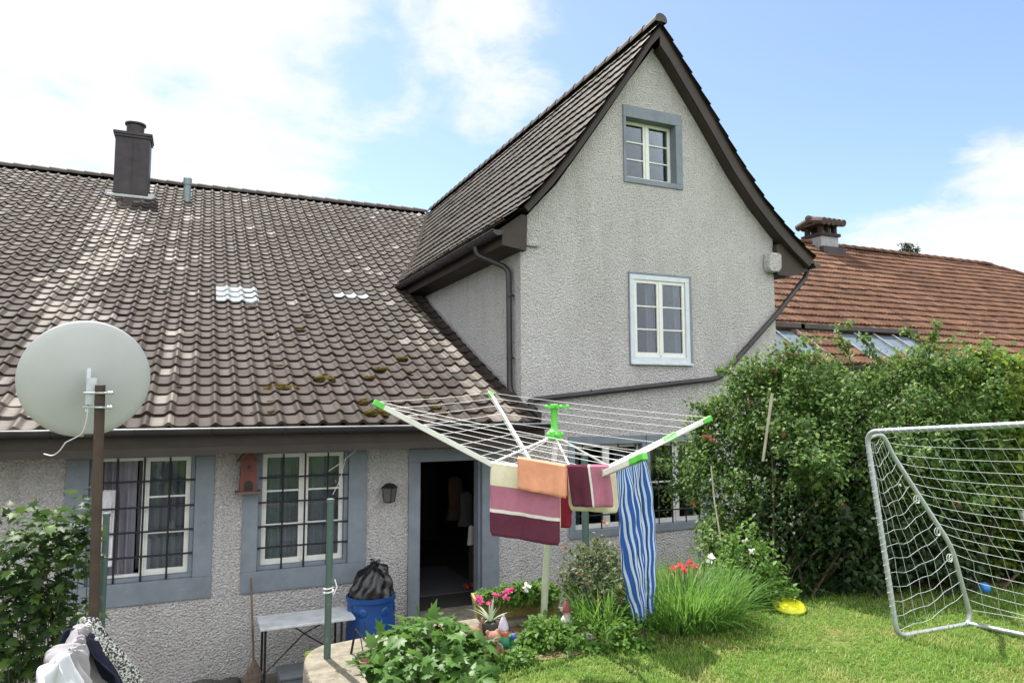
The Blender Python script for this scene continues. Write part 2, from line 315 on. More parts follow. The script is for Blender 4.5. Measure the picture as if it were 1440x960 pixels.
PT = np.array([0, .05, .13, .3, .5, .60, .67, .74, .80, .87, .93, .98, 1.03])
PH = np.array([.015, .006, .001, .0, .002, .008, .021, .036, .042, .037, .025, .016, .010])
PT3 = np.array([0, .12, .25, .38, .5, .62, .75, .88, 1.0]); PH3 = np.array([.0, .02, .026, .02, .004, .02, .026, .02, 0])
def tile_roof(name, mat, parent, place, nu, u0, w, nv, ex, keep, PT=PT, PH=PH, th=.026, jit=1., sag=0, clean=None):
    I, J = np.meshgrid(np.arange(nu), np.arange(nv), indexing='ij'); I = I.ravel(); J = J.ravel()
    k = keep(u0+(I+.5)*w, (J+.5)*ex); I, J = I[k], J[k]; n = len(I); K = len(PT)
    dv = rng.normal(0, .005*jit, n); dh = rng.normal(0, .0025*jit, n); tl = rng.normal(0, .004*jit, n); du = rng.normal(0, .0025*jit, n)
    rows = []
    for (av, ah) in ((0, -.012), (0, th), (1.06, .003)):
        u = u0+(I[:, None]+PT[None])*w+du[:, None]; v = ((J+av)*ex+(dv if av < .5 else 0*dv))[:, None]+0*u
        h = PH[None]+ah+dh[:, None]+tl[:, None]*(PT[None]-.5)
        if sag: h = h + sag*np.sin(u*.9+.5*v)*np.sin(v*.55+1) - sag*.4*np.sin(u*3.1+v*.2)
        rows.append(place(u, v, h))
    V = np.stack(rows, 1).reshape(-1, 3)              # n,3,K
    base = np.arange(n)[:, None]*3*K
    fs = []
    for rr in (0, 1):
        a = np.arange(K-1)[None]+rr*K
        fs.append(np.stack([base+a, base+a+1, base+a+1+K, base+a+K], -1).reshape(-1, 4))
    Fc = np.concatenate(fs)
    # battens' felt under each tile closes the roof
    ub = u0+I*w; q = []
    for a, b in ((0, 0), (1, 0), (1, 1), (0, 1)): q.append(place(ub+a*w, (J+b)*ex, np.full(n, -.03)))
    Q = np.stack(q, 1).reshape(-1, 3); b2 = len(V); V = np.concatenate([V, Q]); Fc = np.concatenate([Fc, b2+np.arange(4*n).reshape(-1, 4)])
    mi = None
    if clean is not None:
        c = rng.random(n) < clean(u0+(I+.5)*w, (J+.5)*ex); mi = np.concatenate([np.repeat(c, K-1), np.repeat(c, K-1), c]).astype(int)
    o = np_mesh(name, V, Fc, mat, parent, midx=mi, smooth=True)
    try: o.data.set_sharp_from_angle(angle=rad(50))
    except Exception: pass
    return o
def pl_main(u, v, h): a, z, ta, tz = fm(v); return np.stack([u+0*v, a-tz*h, z+ta*h], -1)
def pl_left(u, v, h): a, z, ta, tz = fl(v); return np.stack([a-tz*h, -u+0*v, z+ta*h], -1)
def pl_right(u, v, h): a, z, ta, tz = fr_(v); return np.stack([a+tz*h, u+0*v, z-ta*h], -1)

# ------------------------------------------------------------------ HOUSE
WY = 9.0; YZ = -1.38
house = thing('house', 'long white roughcast house with brown tiled roof and steep gabled wing', 'house', (2, 9, YZ))
# window table: outer surround, inner opening
WIN = {  # x0,x1,z0,z1 outer ; l,r,t,b borders
 'w1': (-1.27, .207, -.44, 1.26, .22, .20, .10, .24), 'w2': (.52, 1.98, -.44, 1.26, .175, .225, .10, .24),
 'w3': (5.92, 7.09, 2.34, 3.75, .02, .045, .035, .03), 'w4': (5.87, 6.98, 5.14, 6.37, .05, .125, .19, .085),
 'w5': (4.86, 6.17, -.16, 1.28, .10, .06, .12, .11), 'w6': (6.19, 7.44, -.16, 1.28, .06, .13, .12, .11)}
DOOR = (2.52, 3.78, -.96, 1.17)
LE, RE = 4.125, 8.83
def gable_top(x):
    return float(zg(x))-.20*math.hypot(1, 1.2 if abs(x-GX) < 2 else .8)
top = [(x, gable_top(x)) for x in (RE, 8.5, 8.0, 7.4, 6.9, GX, 6.0, 5.5, 5.1, 4.7, 4.4, LE)]
outer = [(-9, YZ), (RE, YZ)] + top + [(LE, 1.62), (-9, 1.62)]
holes = [(a[0]+.006, a[1]-.006, a[2]+.006, a[3]-.006) for a in WIN.values()]+[(DOOR[0]+.006, DOOR[1]-.006, DOOR[2]-.02, DOOR[3]-.006)]
loops = [[Vector((x, z, 0)) for x, z in outer]]+[[Vector((x, z, 0)) for x, z in ((a, c), (a, d), (b, d), (b, c))] for a, b, c, d in holes]
allp = [p for l in loops for p in l]
mb = MB(); mb.add([(p.x, WY, p.y) for p in allp], [t for t in tessellate_polygon(loops)])
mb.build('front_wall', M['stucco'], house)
mb = MB()      # side wall of the wing above the main roof, and the unseen outer walls
side = [(WY, 1.62), (9.0, 4.43)]+[(15.2, 4.43), (15.2, zm(15.2)-.12), (12, zm(12)-.12), (9.3, zm(9.3)-.12)]
mb.add([(LE, y, z) for y, z in side], [tuple(range(len(side)))])
mb.add([(RE, WY, YZ), (RE, 21, YZ), (RE, 21, 4.3), (RE, WY, 4.3)], [(0, 1, 2, 3)])
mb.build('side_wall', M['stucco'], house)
mb = MB(); mb.add([(-9, WY, YZ), (-9, 33, YZ), (-9, 33, 1.62), (-9, RY, RZ-.15), (-9, 8.6, 1.62), (-9, WY, 1.6)], [tuple(range(6))])
mb.add([(-9, 33, YZ), (RE, 33, YZ), (RE, 33, 1.62), (-9, 33, 1.62)], [(0, 1, 2, 3)])
mb.add([(RE, 21, YZ), (RE, 33, YZ), (RE, 33, 1.62), (RE, 21, 7.6)], [(0, 1, 2, 3)])
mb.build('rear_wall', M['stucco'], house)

# roofs
def keep_main(u, v):
    a, z, _, _ = fm(v)
    return (u < 4.04) | ((u >= 4.04) & (a > 9) & (z > zg(u)-.12) & (u < RE)) | ((u >= 4.04) & (u < 4.15) & (a < 8.98))
TW = .225
def clean_main(u, v):
    s = np.clip(1-np.abs(u+1.68-.12*np.sin(v*.9))/.62, 0, 1)*np.where(v < 12.2, 1, .6)*(.75+.25*np.sin(v*1.3+u*2))
    vt = .25*np.exp(-((u+.42)/.25)**2)*(v < 12.6)
    wing = .5*np.clip((u-2.9)/.5, 0, 1)*np.clip((6.2-v)/1.5, 0, 1)*(u < 3.85)+.10*((u > 4) & (v > 6))+.12*((u > 2.6) & (u < 4) & (v > 6) & (v < 9))
    return np.clip(s*1.9, 0, .9)+vt+wing+.006
roof = tile_roof('roof', [M['tile'], M['tile_clean']], house, pl_main, 80, -9.0, TW, int(Lm/.30), .30, keep_main, sag=.012, clean=clean_main, th=.03)
groof = tile_roof('gable_roof', M['tile2'], house, pl_left, int(12.4/.225), -21.1, .225, int(Ll/.29)+1, .29,
                  lambda u, v: (fl(v)[1] > np.where(-u > 9, zm(np.clip(-u, 8.3, RY))-.15, -9)) & (-u > 8.76), th=.036, PH=PH*.16, jit=.8)
rr = tile_roof('gable_roof', M['tile2'], house, pl_right, int(12.3/.225), 8.77, .225, int(Lr/.29)+1, .29, lambda u, v: u < 21, th=.034, PH=PH*.2, jit=1.3)
mb = MB(); mb.add([(-9, RY, RZ-.02), (RE, RY, RZ-.02), (RE, 33, 1.55), (-9, 33, 1.55)], [(0, 1, 2, 3)]); mb.build('rear_roof', M['tile2'], house)
# half-round ridge tiles
def ridge(name, p, q, r, step, parent, mat=None, squash=.75):
    p = Vector(p); q = Vector(q); n = max(1, int((q-p).length/step)); d = (q-p)/n; mb = MB()
    s = d.normalized().cross(Vector((0, 0, 1))); up = Vector((0, 0, 1))
    for i in range(n):
        a = p+d*i; b = p+d*(i+1.08); ra, rb = r*1.08, r*.94
        vs = []
        for c, rad_ in ((a, ra), (b, rb)):
            for k in range(9):
                t = math.pi*(k/8*1.16-.08); vs.append(c+s*math.cos(t)*rad_+up*(math.sin(t)*rad_*squash+.012*(c is a)))
        mb.add(vs, [(k, k+1, 10+k, 9+k) for k in range(8)]+[tuple(range(9))])
    return mb.build(name, mat or M['cap'], parent, True)
ridge('ridge_cap', (-9, RY, RZ+.0), (6.3, RY, RZ+.0), .14, .38, roof)
ridge('ridge_cap', (GX-.02, 8.73, 7.715), (GX-.02, 20.9, 7.715), .105, .38, groof, M['cap'], 1.0)
# valley between the two roofs
mb = MB(); pv = []
for y in np.linspace(14.2, 20.8, 14):
    x = GX-float(np.interp(zm(y), [z for d, z in GL[::-1]], [d for d, z in GL[::-1]])); pv.append((x, y, zm(y)))
for i in range(len(pv)-1):
    a, b = pv[i], pv[i+1]; mb.beam((a[0]-.02, a[1], a[2]+.045), (b[0]-.02, b[1], b[2]+.045), .10, .03)
mb.build('valley_flashing', M['flash'], roof)
# glass tiles
def roof_frame(i, j): return -9+i*TW, j*.30
def glass_tile(i, j):
    u = -9+(i+PT)*TW; vs = []
    for av, ah in ((0, -.01), (0, .048), (1.04, .020)):
        vs += list(pl_main(u, np.full(len(PT), (j+av)*.30), PH+ah))
    K = len(PT); mb = MB().add(vs, [(r*K+a, r*K+a+1, (r+1)*K+a+1, (r+1)*K+a) for r in (0, 1) for a in range(K-1)])
    return mb.build('glass_tile', M['glasstile'], roof, True)
def roof_ij(px, py):
    d = ray(px, py)
    for t in np.linspace(6, 26, 4000):
        q = CAM+d*t
        if q[2] < zm(q[1]): break
    vv = np.interp(q[1], ys, np.r_[0, np.cumsum(np.hypot(np.diff(ys), np.diff(zm(ys))))])
    return q, (q[0]+9)/TW, vv/.30
_, gi, gj = roof_ij(312, 420); gi, gj = int(gi), int(gj)
for a in range(3):
    for b in range(3): glass_tile(gi+a, gj+b)
_, gi, gj = roof_ij(482, 418); gi, gj = int(gi), int(gj)
for a in range(3): glass_tile(gi+a, gj)
# moss cushions
mb = MB()
for px, py, s in [(427,414,.09),(424,465,.10),(382,469,.08),(395,516,.10),(452,534,.17),(384,548,.14),(404,547,.15),(396,543,.1),(537,520,.12),(519,532,.10),(565,505,.12),(516,567,.14),(525,582,.17),(355,432,.07),(434,443,.07),(544,475,.06),(356,582,.05),(382,580,.07),(381,566,.06),(575,524,.07),(300,500,.05),(462,545,.06),(600,560,.06),(611,574,.09),(510,563,.06),(250,545,.05),(330,498,.04),(440,382,.05),(500,372,.05),(232,410,.05),(120,470,.05),(618,582,.1)]:
    q, i, j = roof_ij(px, py+3)
    for k in range(4): mb.ball((q[0]+random.uniform(-.5, .5)*s, q[1]+random.uniform(-.3, .3)*s, q[2]+.035), s*random.uniform(.35, .6), 9, 0, (1.2, .9, .55), .18)
tag(mb.build('moss', M['moss'], roof), kind='stuff')

# eaves, boards, gutters
mb = MB(); mb.box((-9, 8.36, 1.235), (4.17, 8.42, 1.50)); mb.box((-9, 8.425, 1.24), (4.165, 9.0, 1.275)); mb.box((4.10, 8.43, 1.28), (4.16, 8.98, 1.62))
mb.box((-9, 8.33, 1.22), (4.18, 8.355, 1.30)); mb.build('fascia', M['brown'], house)
def half_gutter(name, p, q, r, parent, brackets=.7, bright=False):
    p = Vector(p); q = Vector(q); d = (q-p).normalized(); s = d.cross(Vector((0, 0, 1))).normalized(); mb = MB(); vs = []
    for c in (p, q):
        for rr_ in (r, r-.006):
            for k in range(9):
                t = math.pi*k/8; vs.append(c+s*math.cos(t)*rr_-Vector((0, 0, 1))*math.sin(t)*rr_)
    fs = [(k, k+1, 19+k, 18+k) for k in range(8)]+[(9+k, 10+k, 28+k, 27+k) for k in range(8)]+[(0, 9, 27, 18), (8, 17, 35, 26), tuple(range(9)), tuple(range(18, 27))]
    mb.add(vs, fs)
    rim = MB()
    for sg in (1, -1): rim.tube([p+s*r*sg, q+s*r*sg], .010, 6)
    L_ = (q-p).length; n = int(L_/brackets)
    for i in range(n):
        c = p+d*(i+.5)*L_/n; mb.tube([c+s*math.cos(t)*(r+.006)-Vector((0, 0, 1))*math.sin(t)*(r+.006) for t in np.linspace(0, math.pi, 7)], .007, 5)
    o = mb.build(name, M['gutter'], parent, True); rim.build('rim', M['zinc'] if bright else M['gutter'], o, True); return o  # bright: the rim's sky highlight is painted as a paler metal
gm = half_gutter('gutter', (-9, 8.245, 1.505), (4.18, 8.245, 1.495), .075, house, bright=True)
half_gutter('gutter', (3.70, 14.5, 4.15), (3.70, 8.80, 4.13), .075, house)
half_gutter('gutter', (9.60, 8.78, 4.12), (9.60, 20, 4.12), .075, house)
# eave boxes and boarded verge of the wing
mb = MB()
mb.prism([(3.80, 4.20), (3.80, 3.95), (4.17, 3.90), (4.19, 4.40), (4.10, 4.42)], 8.90, 14.6)
mb.prism([(RE-.01, 4.40), (RE-.01, 3.90), (9.1, 3.88), (9.5, 4.0), (9.5, 4.16), (8.95, 4.45)], 8.90, 20)
mb.build('eave_box', M['brown'], house)
def verge(pts, sgn, y0, y1, off0, th):
    """board following the roof underside; pts (d,z) ridge -> eave"""
    mb = MB(); P = np.array([(GX+sgn*d, z) for d, z in pts]); T = np.gradient(P, axis=0); T /= np.linalg.norm(T, axis=1)[:, None]
    Nn = np.stack([T[:, 1], -T[:, 0]], 1); Nn *= np.where(Nn[:, 1:2] > 0, -1, 1)      # pointing down/in
    a = P+Nn*off0; b = P+Nn*(off0+th); a[0, 0] = b[0, 0] = GX; a[0, 1] = P[0, 1]-off0*1.7; b[0, 1] = P[0, 1]-(off0+th)*1.75
    n = len(P); vs = [(x, y0, z) for x, z in a]+[(x, y0, z) for x, z in b]+[(x, y1, z) for x, z in a]+[(x, y1, z) for x, z in b]
    fs = []
    for i in range(n-1):
        fs += [(i, i+1, n+i+1, n+i), (2*n+i, 2*n+i+1, i+1, i), (n+i, n+i+1, 3*n+i+1, 3*n+i), (3*n+i, 3*n+i+1, 2*n+i+1, 2*n+i)]
    fs += [(n-1, 2*n-1, 4*n-1, 3*n-1)]
    return mb.add(vs, fs)
for sg, pts in ((-1, GL[:-1]), (1, GR)):
    m_ = verge(pts, sg, 8.825, 14.0 if sg < 0 else 20, .035, .09 if sg < 0 else .175); m_.build('soffit', M['brown'], house)
    m_ = verge(pts, sg, 8.80, 8.824, .02, .10 if sg < 0 else .18); m_.build('bargeboard', M['brown'], house)
# stone corbels under the eaves
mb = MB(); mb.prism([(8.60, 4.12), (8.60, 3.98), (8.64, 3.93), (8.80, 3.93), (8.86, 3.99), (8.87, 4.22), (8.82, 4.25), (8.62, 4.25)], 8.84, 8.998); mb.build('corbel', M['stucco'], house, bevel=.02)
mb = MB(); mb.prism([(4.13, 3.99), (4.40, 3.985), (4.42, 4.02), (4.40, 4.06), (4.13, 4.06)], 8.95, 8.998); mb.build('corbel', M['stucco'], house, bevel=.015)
# downpipes
def rounded(pts, r=.12, n=5):
    pts = [Vector(p) for p in pts]; out = [pts[0]]
    for i in range(1, len(pts)-1):
        a = (pts[i-1]-pts[i]); b = (pts[i+1]-pts[i]); ra = min(r, a.length*.45, b.length*.45); a = pts[i]+a.normalized()*ra; b = pts[i]+b.normalized()*ra
        for k in range(n+1): t = k/n; out.append(a*(1-t)**2+pts[i]*2*t*(1-t)+b*t*t)
    return out+[pts[-1]]
mb = MB(); mb.tube(rounded([(3.70, 9.65, 4.14), (3.70, 9.65, 3.95), (4.05, 9.25, 3.70), (4.05, 9.22, 1.92), (4.12, 8.93, 1.72), (4.16, 8.5, 1.60)]), .042, 10)
for z in (3.3, 2.4): mb.tube([(4.05, 9.22, z-.015), (4.05, 9.22, z+.015)], .05, 10); mb.beam((4.05, 9.22, z), (4.125, 9.22, z), .015, .02)
mb.build('downpipe', M['gutter'], house, True)
mb = MB(); mb.tube(rounded([(9.60, 9.0, 4.06), (9.56, 9.0, 3.93), tuple(onY(1092, 442, 8.93)), tuple(onY(1012, 532, 8.93)), tuple(onY(742, 563, 8.93)), (4.2, 8.7, 1.66)], .16), .042, 10)
for px, py in ((1050, 488), (940, 541), (830, 553)):
    c = onY(px, py, 8.93); mb.beam((c[0], 8.93, c[2]), (c[0], 9.0, c[2]), .02, .02); mb.ball((c[0], 8.90, c[2]+.045), .014, 6)
mb.build('downpipe', M['gutter'], house, True)

# windows
def window(key, recess, casements, rows, grille=None, curtains=True, white_outer=0, open_left=False):
    x0, x1, z0, z1, l, r_, t, b = WIN[key]; ix0, ix1, iz0, iz1 = x0+l, x1-r_, z0+b, z1-t
    mb = MB(); yo = WY-.022; yb = WY+recess+.08
    for a, c in (((x0, z0), (x1, iz0)), ((x0, iz1), (x1, z1)), ((x0, iz0), (ix0, iz1)), ((ix1, iz0), (x1, iz1))):
        mb.box((a[0], yo, a[1]), (c[0], yb, c[1]))
    if key in ('w1', 'w2'):           # stepped inner moulding
        s = .045; yi = WY+.03
        for a, c in (((ix0, iz0), (ix1, iz0+s)), ((ix0, iz0+s), (ix0+s, iz1)), ((ix1-s, iz0+s), (ix1, iz1))): mb.box((a[0], yi, a[1]), (c[0], yb-.003, c[1]))
        ix0 += s; ix1 -= s; iz0 += s
    w = mb.build('window', M['blue'], house, bevel=.006)
    yf = WY+recess
    mb = MB()
    if white_outer:
        o = white_outer
        for a, c in (((ix0, iz0), (ix1, iz0+o*1.2)), ((ix0, iz1-o), (ix1, iz1)), ((ix0, iz0+o*1.2), (ix0+o, iz1-o)), ((ix1-o, iz0+o*1.2), (ix1, iz1-o))): mb.box((a[0], yf-.02, a[1]), (c[0], yf+.06, c[1]))
        mb.box((ix0-.01, yf-.06, iz0-.035), (ix1+.03, yf-.021, iz0)); mb.build('outer_frame', M['bluewhite'], w, bevel=.004); mb = MB()
        ix0 += o; ix1 -= o; iz0 += o*1.2; iz1 -= o
    fw = .052; cw = (ix1-ix0)/casements; panes = []
    for k in range(casements):
        if open_left and k == 0:
            mb.box((ix0, yf, iz1-.04), (ix0+cw, yf+.05, iz1)); mb.box((ix0, yf, iz0), (ix0+cw, yf+.05, iz0+.03)); continue
        a0 = ix0+k*cw+.004; a1 = ix0+(k+1)*cw-.004
        for a, c in (((a0, iz0), (a1, iz0+fw*1.25)), ((a0, iz1-fw), (a1, iz1)), ((a0, iz0+fw*1.25), (a0+fw, iz1-fw)), ((a1-fw, iz0+fw*1.25), (a1, iz1-fw))): mb.box((a[0], yf, a[1]), (c[0], yf+.05, c[1]))
        g0, g1, h0, h1 = a0+fw, a1-fw, iz0+fw*1.25, iz1-fw
        for j in range(1, rows): z = h0+(h1-h0)*j/rows; mb.box((g0, yf+.008, z-.011), (g1, yf+.042, z+.011))
        panes.append((g0, g1, h0, h1))
        if k: mb.box((a0-.022, yf-.012, iz0+.02), (a0+.02, yf-.001, iz1-.01))
    mb.build('casement', M['white'], w, bevel=.003)
    for g0, g1, h0, h1 in panes:
        MB().box((g0-.003, yf+.023, h0-.003), (g1+.003, yf+.027, h1+.003)).build('pane', M['glass'], w)
    if curtains:
        for (c0, c1, zt, zb, y, *cm) in (curtains if isinstance(curtains, list) else [(ix0, ix0+cw*.42, iz1, iz0, yf+.16), (ix1-cw*.42, ix1, iz1, iz0, yf+.16)]):
            n = max(12, int((c1-c0)/.012)); vs = []; ph = random.random()*6
            zs = np.linspace(zt, zb, 8)
            for z in zs:
                for i in range(n): u = i/(n-1); vs.append((c0+(c1-c0)*u, y+.022*math.sin(u*(c1-c0)*75+ph)+.012*math.sin(u*31+z*2), z))
            MB().add(vs, [(r*n+i, r*n+i+1, (r+1)*n+i+1, (r+1)*n+i) for r in range(7) for i in range(n-1)]).build('curtain', M[cm[0]] if cm else M['curtain'], w, True)
    if grille:
        gx, gz, (gx0, gx1, gz0, gz1), y = grille; mb = MB()
        for x in gx: mb.tube([(x, y, gz0), (x, y, gz1)], .011, 7)
        for z in gz: mb.tube([(gx0, y-.012, z), (gx1, y-.012, z)], .011, 7)
        mb.build('grille', M['iron'], w)
    return w
gz = lambda x, *pys: [float(onY(x, p_, 9.02)[2]) for p_ in pys]; gx = lambda y, *pxs: [float(onY(p_, y, 9.02)[0]) for p_ in pxs]
w1 = window('w1', .10, 2, 3, (gx(720, 133, 163, 201, 237), gz(237, 675, 711, 745, 779), (-1.02, .0, -.27, 1.2), 9.02),
       [(-.95, -.60, 1.16, -.18, 9.22, 'dimcurtain'), (-.60, .0, 1.16, -.15, 9.45), (-.52, .0, .22, -.15, 9.30, 'lace')], open_left=True)
w2 = window('w2', .10, 2, 3, (gx(720, 397, 428, 460), gz(428, 669, 703, 736, 765), (.70, 1.76, -.25, 1.2), 9.02),
       [(.72, 1.22, 1.2, -.15, 9.27), (1.22, 1.74, 1.2, -.15, 9.28), (.72, 1.74, .24, -.15, 9.24, 'lace')])
window('w3', .0, 2, 3, None, [(6.35, 6.47, 3.7, 2.45, 9.16), (6.86, 6.98, 3.7, 2.45, 9.16), (6.05, 6.2, 3.7, 2.45, 9.25)], white_outer=.075)
window('w4', .13, 2, 3, None, None)
window('w5', .08, 2, 2, ([5.1, 5.4, 5.7, 6.0], [.15, .5, .85], (4.95, 6.12, -.08, 1.18), 9.0), [(4.98, 5.2, 1.15, -.05, 9.3), (5.8, 6.08, 1.15, -.05, 9.3)])
window('w6', .08, 2, 2, ([6.4, 6.65, 6.9, 7.15], [.15, .5, .85], (6.24, 7.33, -.08, 1.18), 9.0), [(6.28, 6.5, 1.15, -.05, 9.3), (7.1, 7.3, 1.15, -.05, 9.3)])
# doorway
d0, d1, dz0, dz1 = DOOR; mb = MB()
for a, c in (((d0, dz0), (d0+.155, dz1-.17)), ((d1-.245, dz0), (d1, dz1-.17)), ((d0, dz1-.17), (d1, dz1))): mb.box((a[0], WY-.03, a[1]), (c[0], WY+.25, c[1]))
mb.box((d1-.275, WY+.04, dz0), (d1-.245, WY+.22, dz1-.17)); mb.build('door_frame', M['blue'], house, bevel=.006)
MB().box((d0-.05, 8.70, dz0-.12), (d1+.05, 9.26, dz0)).box((d0-.15, 8.35, YZ+.004), (d1+.15, 8.698, dz0-.26)).box((d0-.15, 8.70, YZ+.004), (d1+.15, 9.0-.002, dz0-.122)).build('doorstep', M['concrete'], house, bevel=.01)
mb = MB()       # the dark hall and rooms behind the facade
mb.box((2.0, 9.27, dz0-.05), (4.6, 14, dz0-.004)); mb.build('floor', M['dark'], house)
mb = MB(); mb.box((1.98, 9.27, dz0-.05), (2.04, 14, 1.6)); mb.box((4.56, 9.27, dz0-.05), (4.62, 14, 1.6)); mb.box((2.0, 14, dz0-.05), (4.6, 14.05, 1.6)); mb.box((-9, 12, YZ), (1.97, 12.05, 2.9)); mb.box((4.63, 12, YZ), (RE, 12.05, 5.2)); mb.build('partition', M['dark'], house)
# chimney and vent on the main roof
mb = MB(); cx0, cx1, cyy = -2.06, -1.30, 19.35
zc = zm(19.0)
mb.box((cx0, cyy, zc-.3), (cx1, cyy+.62, 8.40)); ch = mb.build('chimney', M['copper'], house, bevel=.01)
mb = MB(); mb.box((cx0-.05, cyy-.05, 8.40), (cx1+.05, cyy+.67, 8.47)); mb.box((cx0-.03, cyy-.03, 8.34), (cx1+.03, cyy+.65, 8.398)); mb.box((-1.685, cyy-.012, zc-.1), (-1.665, cyy-.001, 8.33)); mb.build('cap', M['copper'], ch, bevel=.008)
MB().lathe((-1.66, cyy+.3, 8.47), [(.26, 0), (.22, .03), (.20, .05), (.20, .26), (.24, .28), (.24, .32), (.15, .36), (.05, .375)], 20).build('cowl', M['copper'], ch, True)
mb = MB(); mb.box((cx0-.13, cyy-.16, zm(19.2)+.02), (cx1+.13, cyy-.03, zm(19.2)+.10)); mb.box((cx0-.16, cyy-.1, zm(19.2)+.05), (cx0-.005, cyy+.5, zm(19.25)+.16)); mb.box((cx1+.005, cyy-.1, zm(19.2)+.05), (cx1+.16, cyy+.5, zm(19.25)+.16)); mb.build('flashing', M['zinc'], ch, bevel=.02)
q = (-.42, 19.45); zv = zm(19.45)
MB().lathe((q[0], q[1], zv-.2), [(.085, 0), (.085, .62), (.10, .63), (.10, .80), (.085, .81)], 14).build('vent_pipe', M['lead'], house, True)

# ------------------------------------------------------------------ NEIGHBOUR
nb = thing('neighbour_house', 'low house behind the hedge with reddish clay tiled roof and skylights', 'house', (16, 13, 0))
NY0, NZ0, NYR = 9.6, 2.47, 15.2; ntan = .70; NZR = NZ0+ntan*(NYR-NY0)
def zn(y): return NZ0+ntan*(y-NY0)
fn, Ln = prof_fn([(NY0, NZ0), (NYR, NZR)])
def pl_n(u, v, h): a, z, ta, tz = fn(v); return np.stack([u+0*v, a-tz*h, z+ta*h], -1)
SKY = [(9.75, 10.95, 9.75, 10.62), (12.0, 14.3, 9.75, 10.62)]
def keep_n(u, v):
    a, z, _, _ = fn(v); k = u < 24.6+(NYR-a)*2.2
    for x0, x1, y0, y1 in SKY: k &= ~((u > x0) & (u < x1) & (a > y0) & (a < y1))
    return k
nroof = tile_roof('roof', M['tile3'], nb, pl_n, 124, 9.05, .225, int(Ln/.33)+1, .33, keep_n, PT3, PH3*1.1, .042, jit=1.1, sag=.012)
ridge('ridge_cap', (9.1, NYR, NZR+.03), (24.6, NYR, NZR+.03), .13, .4, nroof, M['tile3'])
ridge('ridge_cap', (24.6, NYR, NZR), (36.6, NY0, NZ0+.02), .13, .4, nroof, M['tile3'])
mb = MB(); mb.add([(9.05, NYR, NZR), (24.6, NYR, NZR), (36, 21, NZ0), (9.05, 21, NZ0)], [(0, 1, 2, 3)]); mb.add([(24.6, NYR, NZR-.02), (36.8, NY0, NZ0), (36, 21, NZ0)], [(0, 1, 2)]); mb.build('rear_roof', M['tile3'], nb)
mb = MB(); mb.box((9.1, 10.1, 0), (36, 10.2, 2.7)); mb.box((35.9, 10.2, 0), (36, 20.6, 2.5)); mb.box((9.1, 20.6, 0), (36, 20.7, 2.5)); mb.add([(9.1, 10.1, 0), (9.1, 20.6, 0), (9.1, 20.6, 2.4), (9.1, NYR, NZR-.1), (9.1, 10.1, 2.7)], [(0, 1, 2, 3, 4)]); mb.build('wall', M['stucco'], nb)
half_gutter('gutter', (9.1, 9.52, 2.42), (36, 9.52, 2.42), .07, nb)
for x0, x1, y0, y1 in SKY:
    mb = MB(); mb.add([(x0, y0, zn(y0)-.0), (x1, y0, zn(y0)-.0), (x1, y1, zn(y1)-.0), (x0, y1, zn(y1)-.0)], [(0, 1, 2, 3)]); sk = mb.build('skylight', M['skyglass'], nb)
    n = max(2, int(round((x1-x0)/.62)))
    for i in range(n+1): x = x0+(x1-x0)*i/n; MB().beam((x, y0, zn(y0)+.02), (x, y1, zn(y1)+.02), .05, .05).build('glazing_bar', M['zinc'], sk)
    mb = MB(); mb.beam((x0-.9, y1+.06, zn(y1)+.12), (x1+.25, y1+.06, zn(y1)+.12), .12, .09); mb.build('top_flashing', M['gutter'], sk)
# chimney of the neighbour: plastered stack under a little tiled roof on brick posts
cb = onY(1121, 357, 14.9); ce = onY(1172, 357, 14.9)
X0, X1 = 16.32, 17.0; Y0, Y1 = 14.75, 15.4; zb = 6.58
mb = MB(); mb.box((X0, Y0, zn(14.75)-.2), (X1, Y1, zb)); nch = mb.build('chimney', simple('chimney_render', (.36, .355, .38), .9, var=.3), nb, bevel=.01)
mb = MB(); mb.box((X0-.05, Y0-.05, zb), (X1+.05, Y1+.05, zb+.09)); 
for x in (X0+.02, (X0+X1)/2-.06, X1-.14):
    for y in (Y0+.02, Y1-.14): mb.box((x, y, zb+.09), (x+.12, y+.12, zb+.34))
mb.build('brick_post', M['gbrown2'], nch)
mb = MB(); yc = (Y0+Y1)/2; mb.box((X0-.1, Y0-.08, zb+.34), (X1+.1, Y1+.08, zb+.38))
for sg in (1, -1):
    for i in range(5):
        x = X0-.14+i*(X1-X0+.28)/5; w_ = (X1-X0+.28)/5
        mb.tube([(x+w_/2, yc+sg*.5, zb+.38), (x+w_/2, yc, zb+.51)], w_*.55, 8)
mb.build('cap', M['capn'], nch, True); ridge('ridge_cap', (X0-.15, yc, zb+.55), (X1+.15, yc, zb+.55), .10, .3, nch, M['capn'])
MB().box((X0-.1, Y0-.16, zn(14.6)+.02), (X1+.1, Y0-.005, zn(14.75)+.16)).build('flashing', M['copper'], nch)

# ------------------------------------------------------------------ GROUND
def in_yard(x, y): return (y > 5.42 and .76 < x < 4.3 and y < 20) or (x <= .76 and 4.05 < y < 20 and x > -9) or (4.2 < x < 8.82 and 6.4 < y < 20)
def zlawn(x, y):
    z = .012*math.sin(x*1.7+y*.6)+.012*math.sin(y*2.3-x*.4)
    if x > 4 and y < 4.2: z += .075*(1-math.exp(-(4.2-y)*.9))*(1-math.exp(-(x-4)*1.2))
    return z
def axis(fine0, fine1, step, cuts, far=(-320, -120, -40, -15, -9.001, -9), far2=(12, 16, 25, 40, 120, 320)):
    a = sorted(set([round(v, 4) for v in np.arange(fine0, fine1, step)]+[c+d for c in cuts for d in (0, .004)]+list(far)+list(far2))); return a
xs = axis(-8.8, 11.8, .2, (.76, 4.3, 8.82)); yy = axis(-3, 10, .2, (5.42, 4.05, 6.4, 20), (-320, -120, -40, -15, -6), (12, 16, 25, 40, 120, 320))
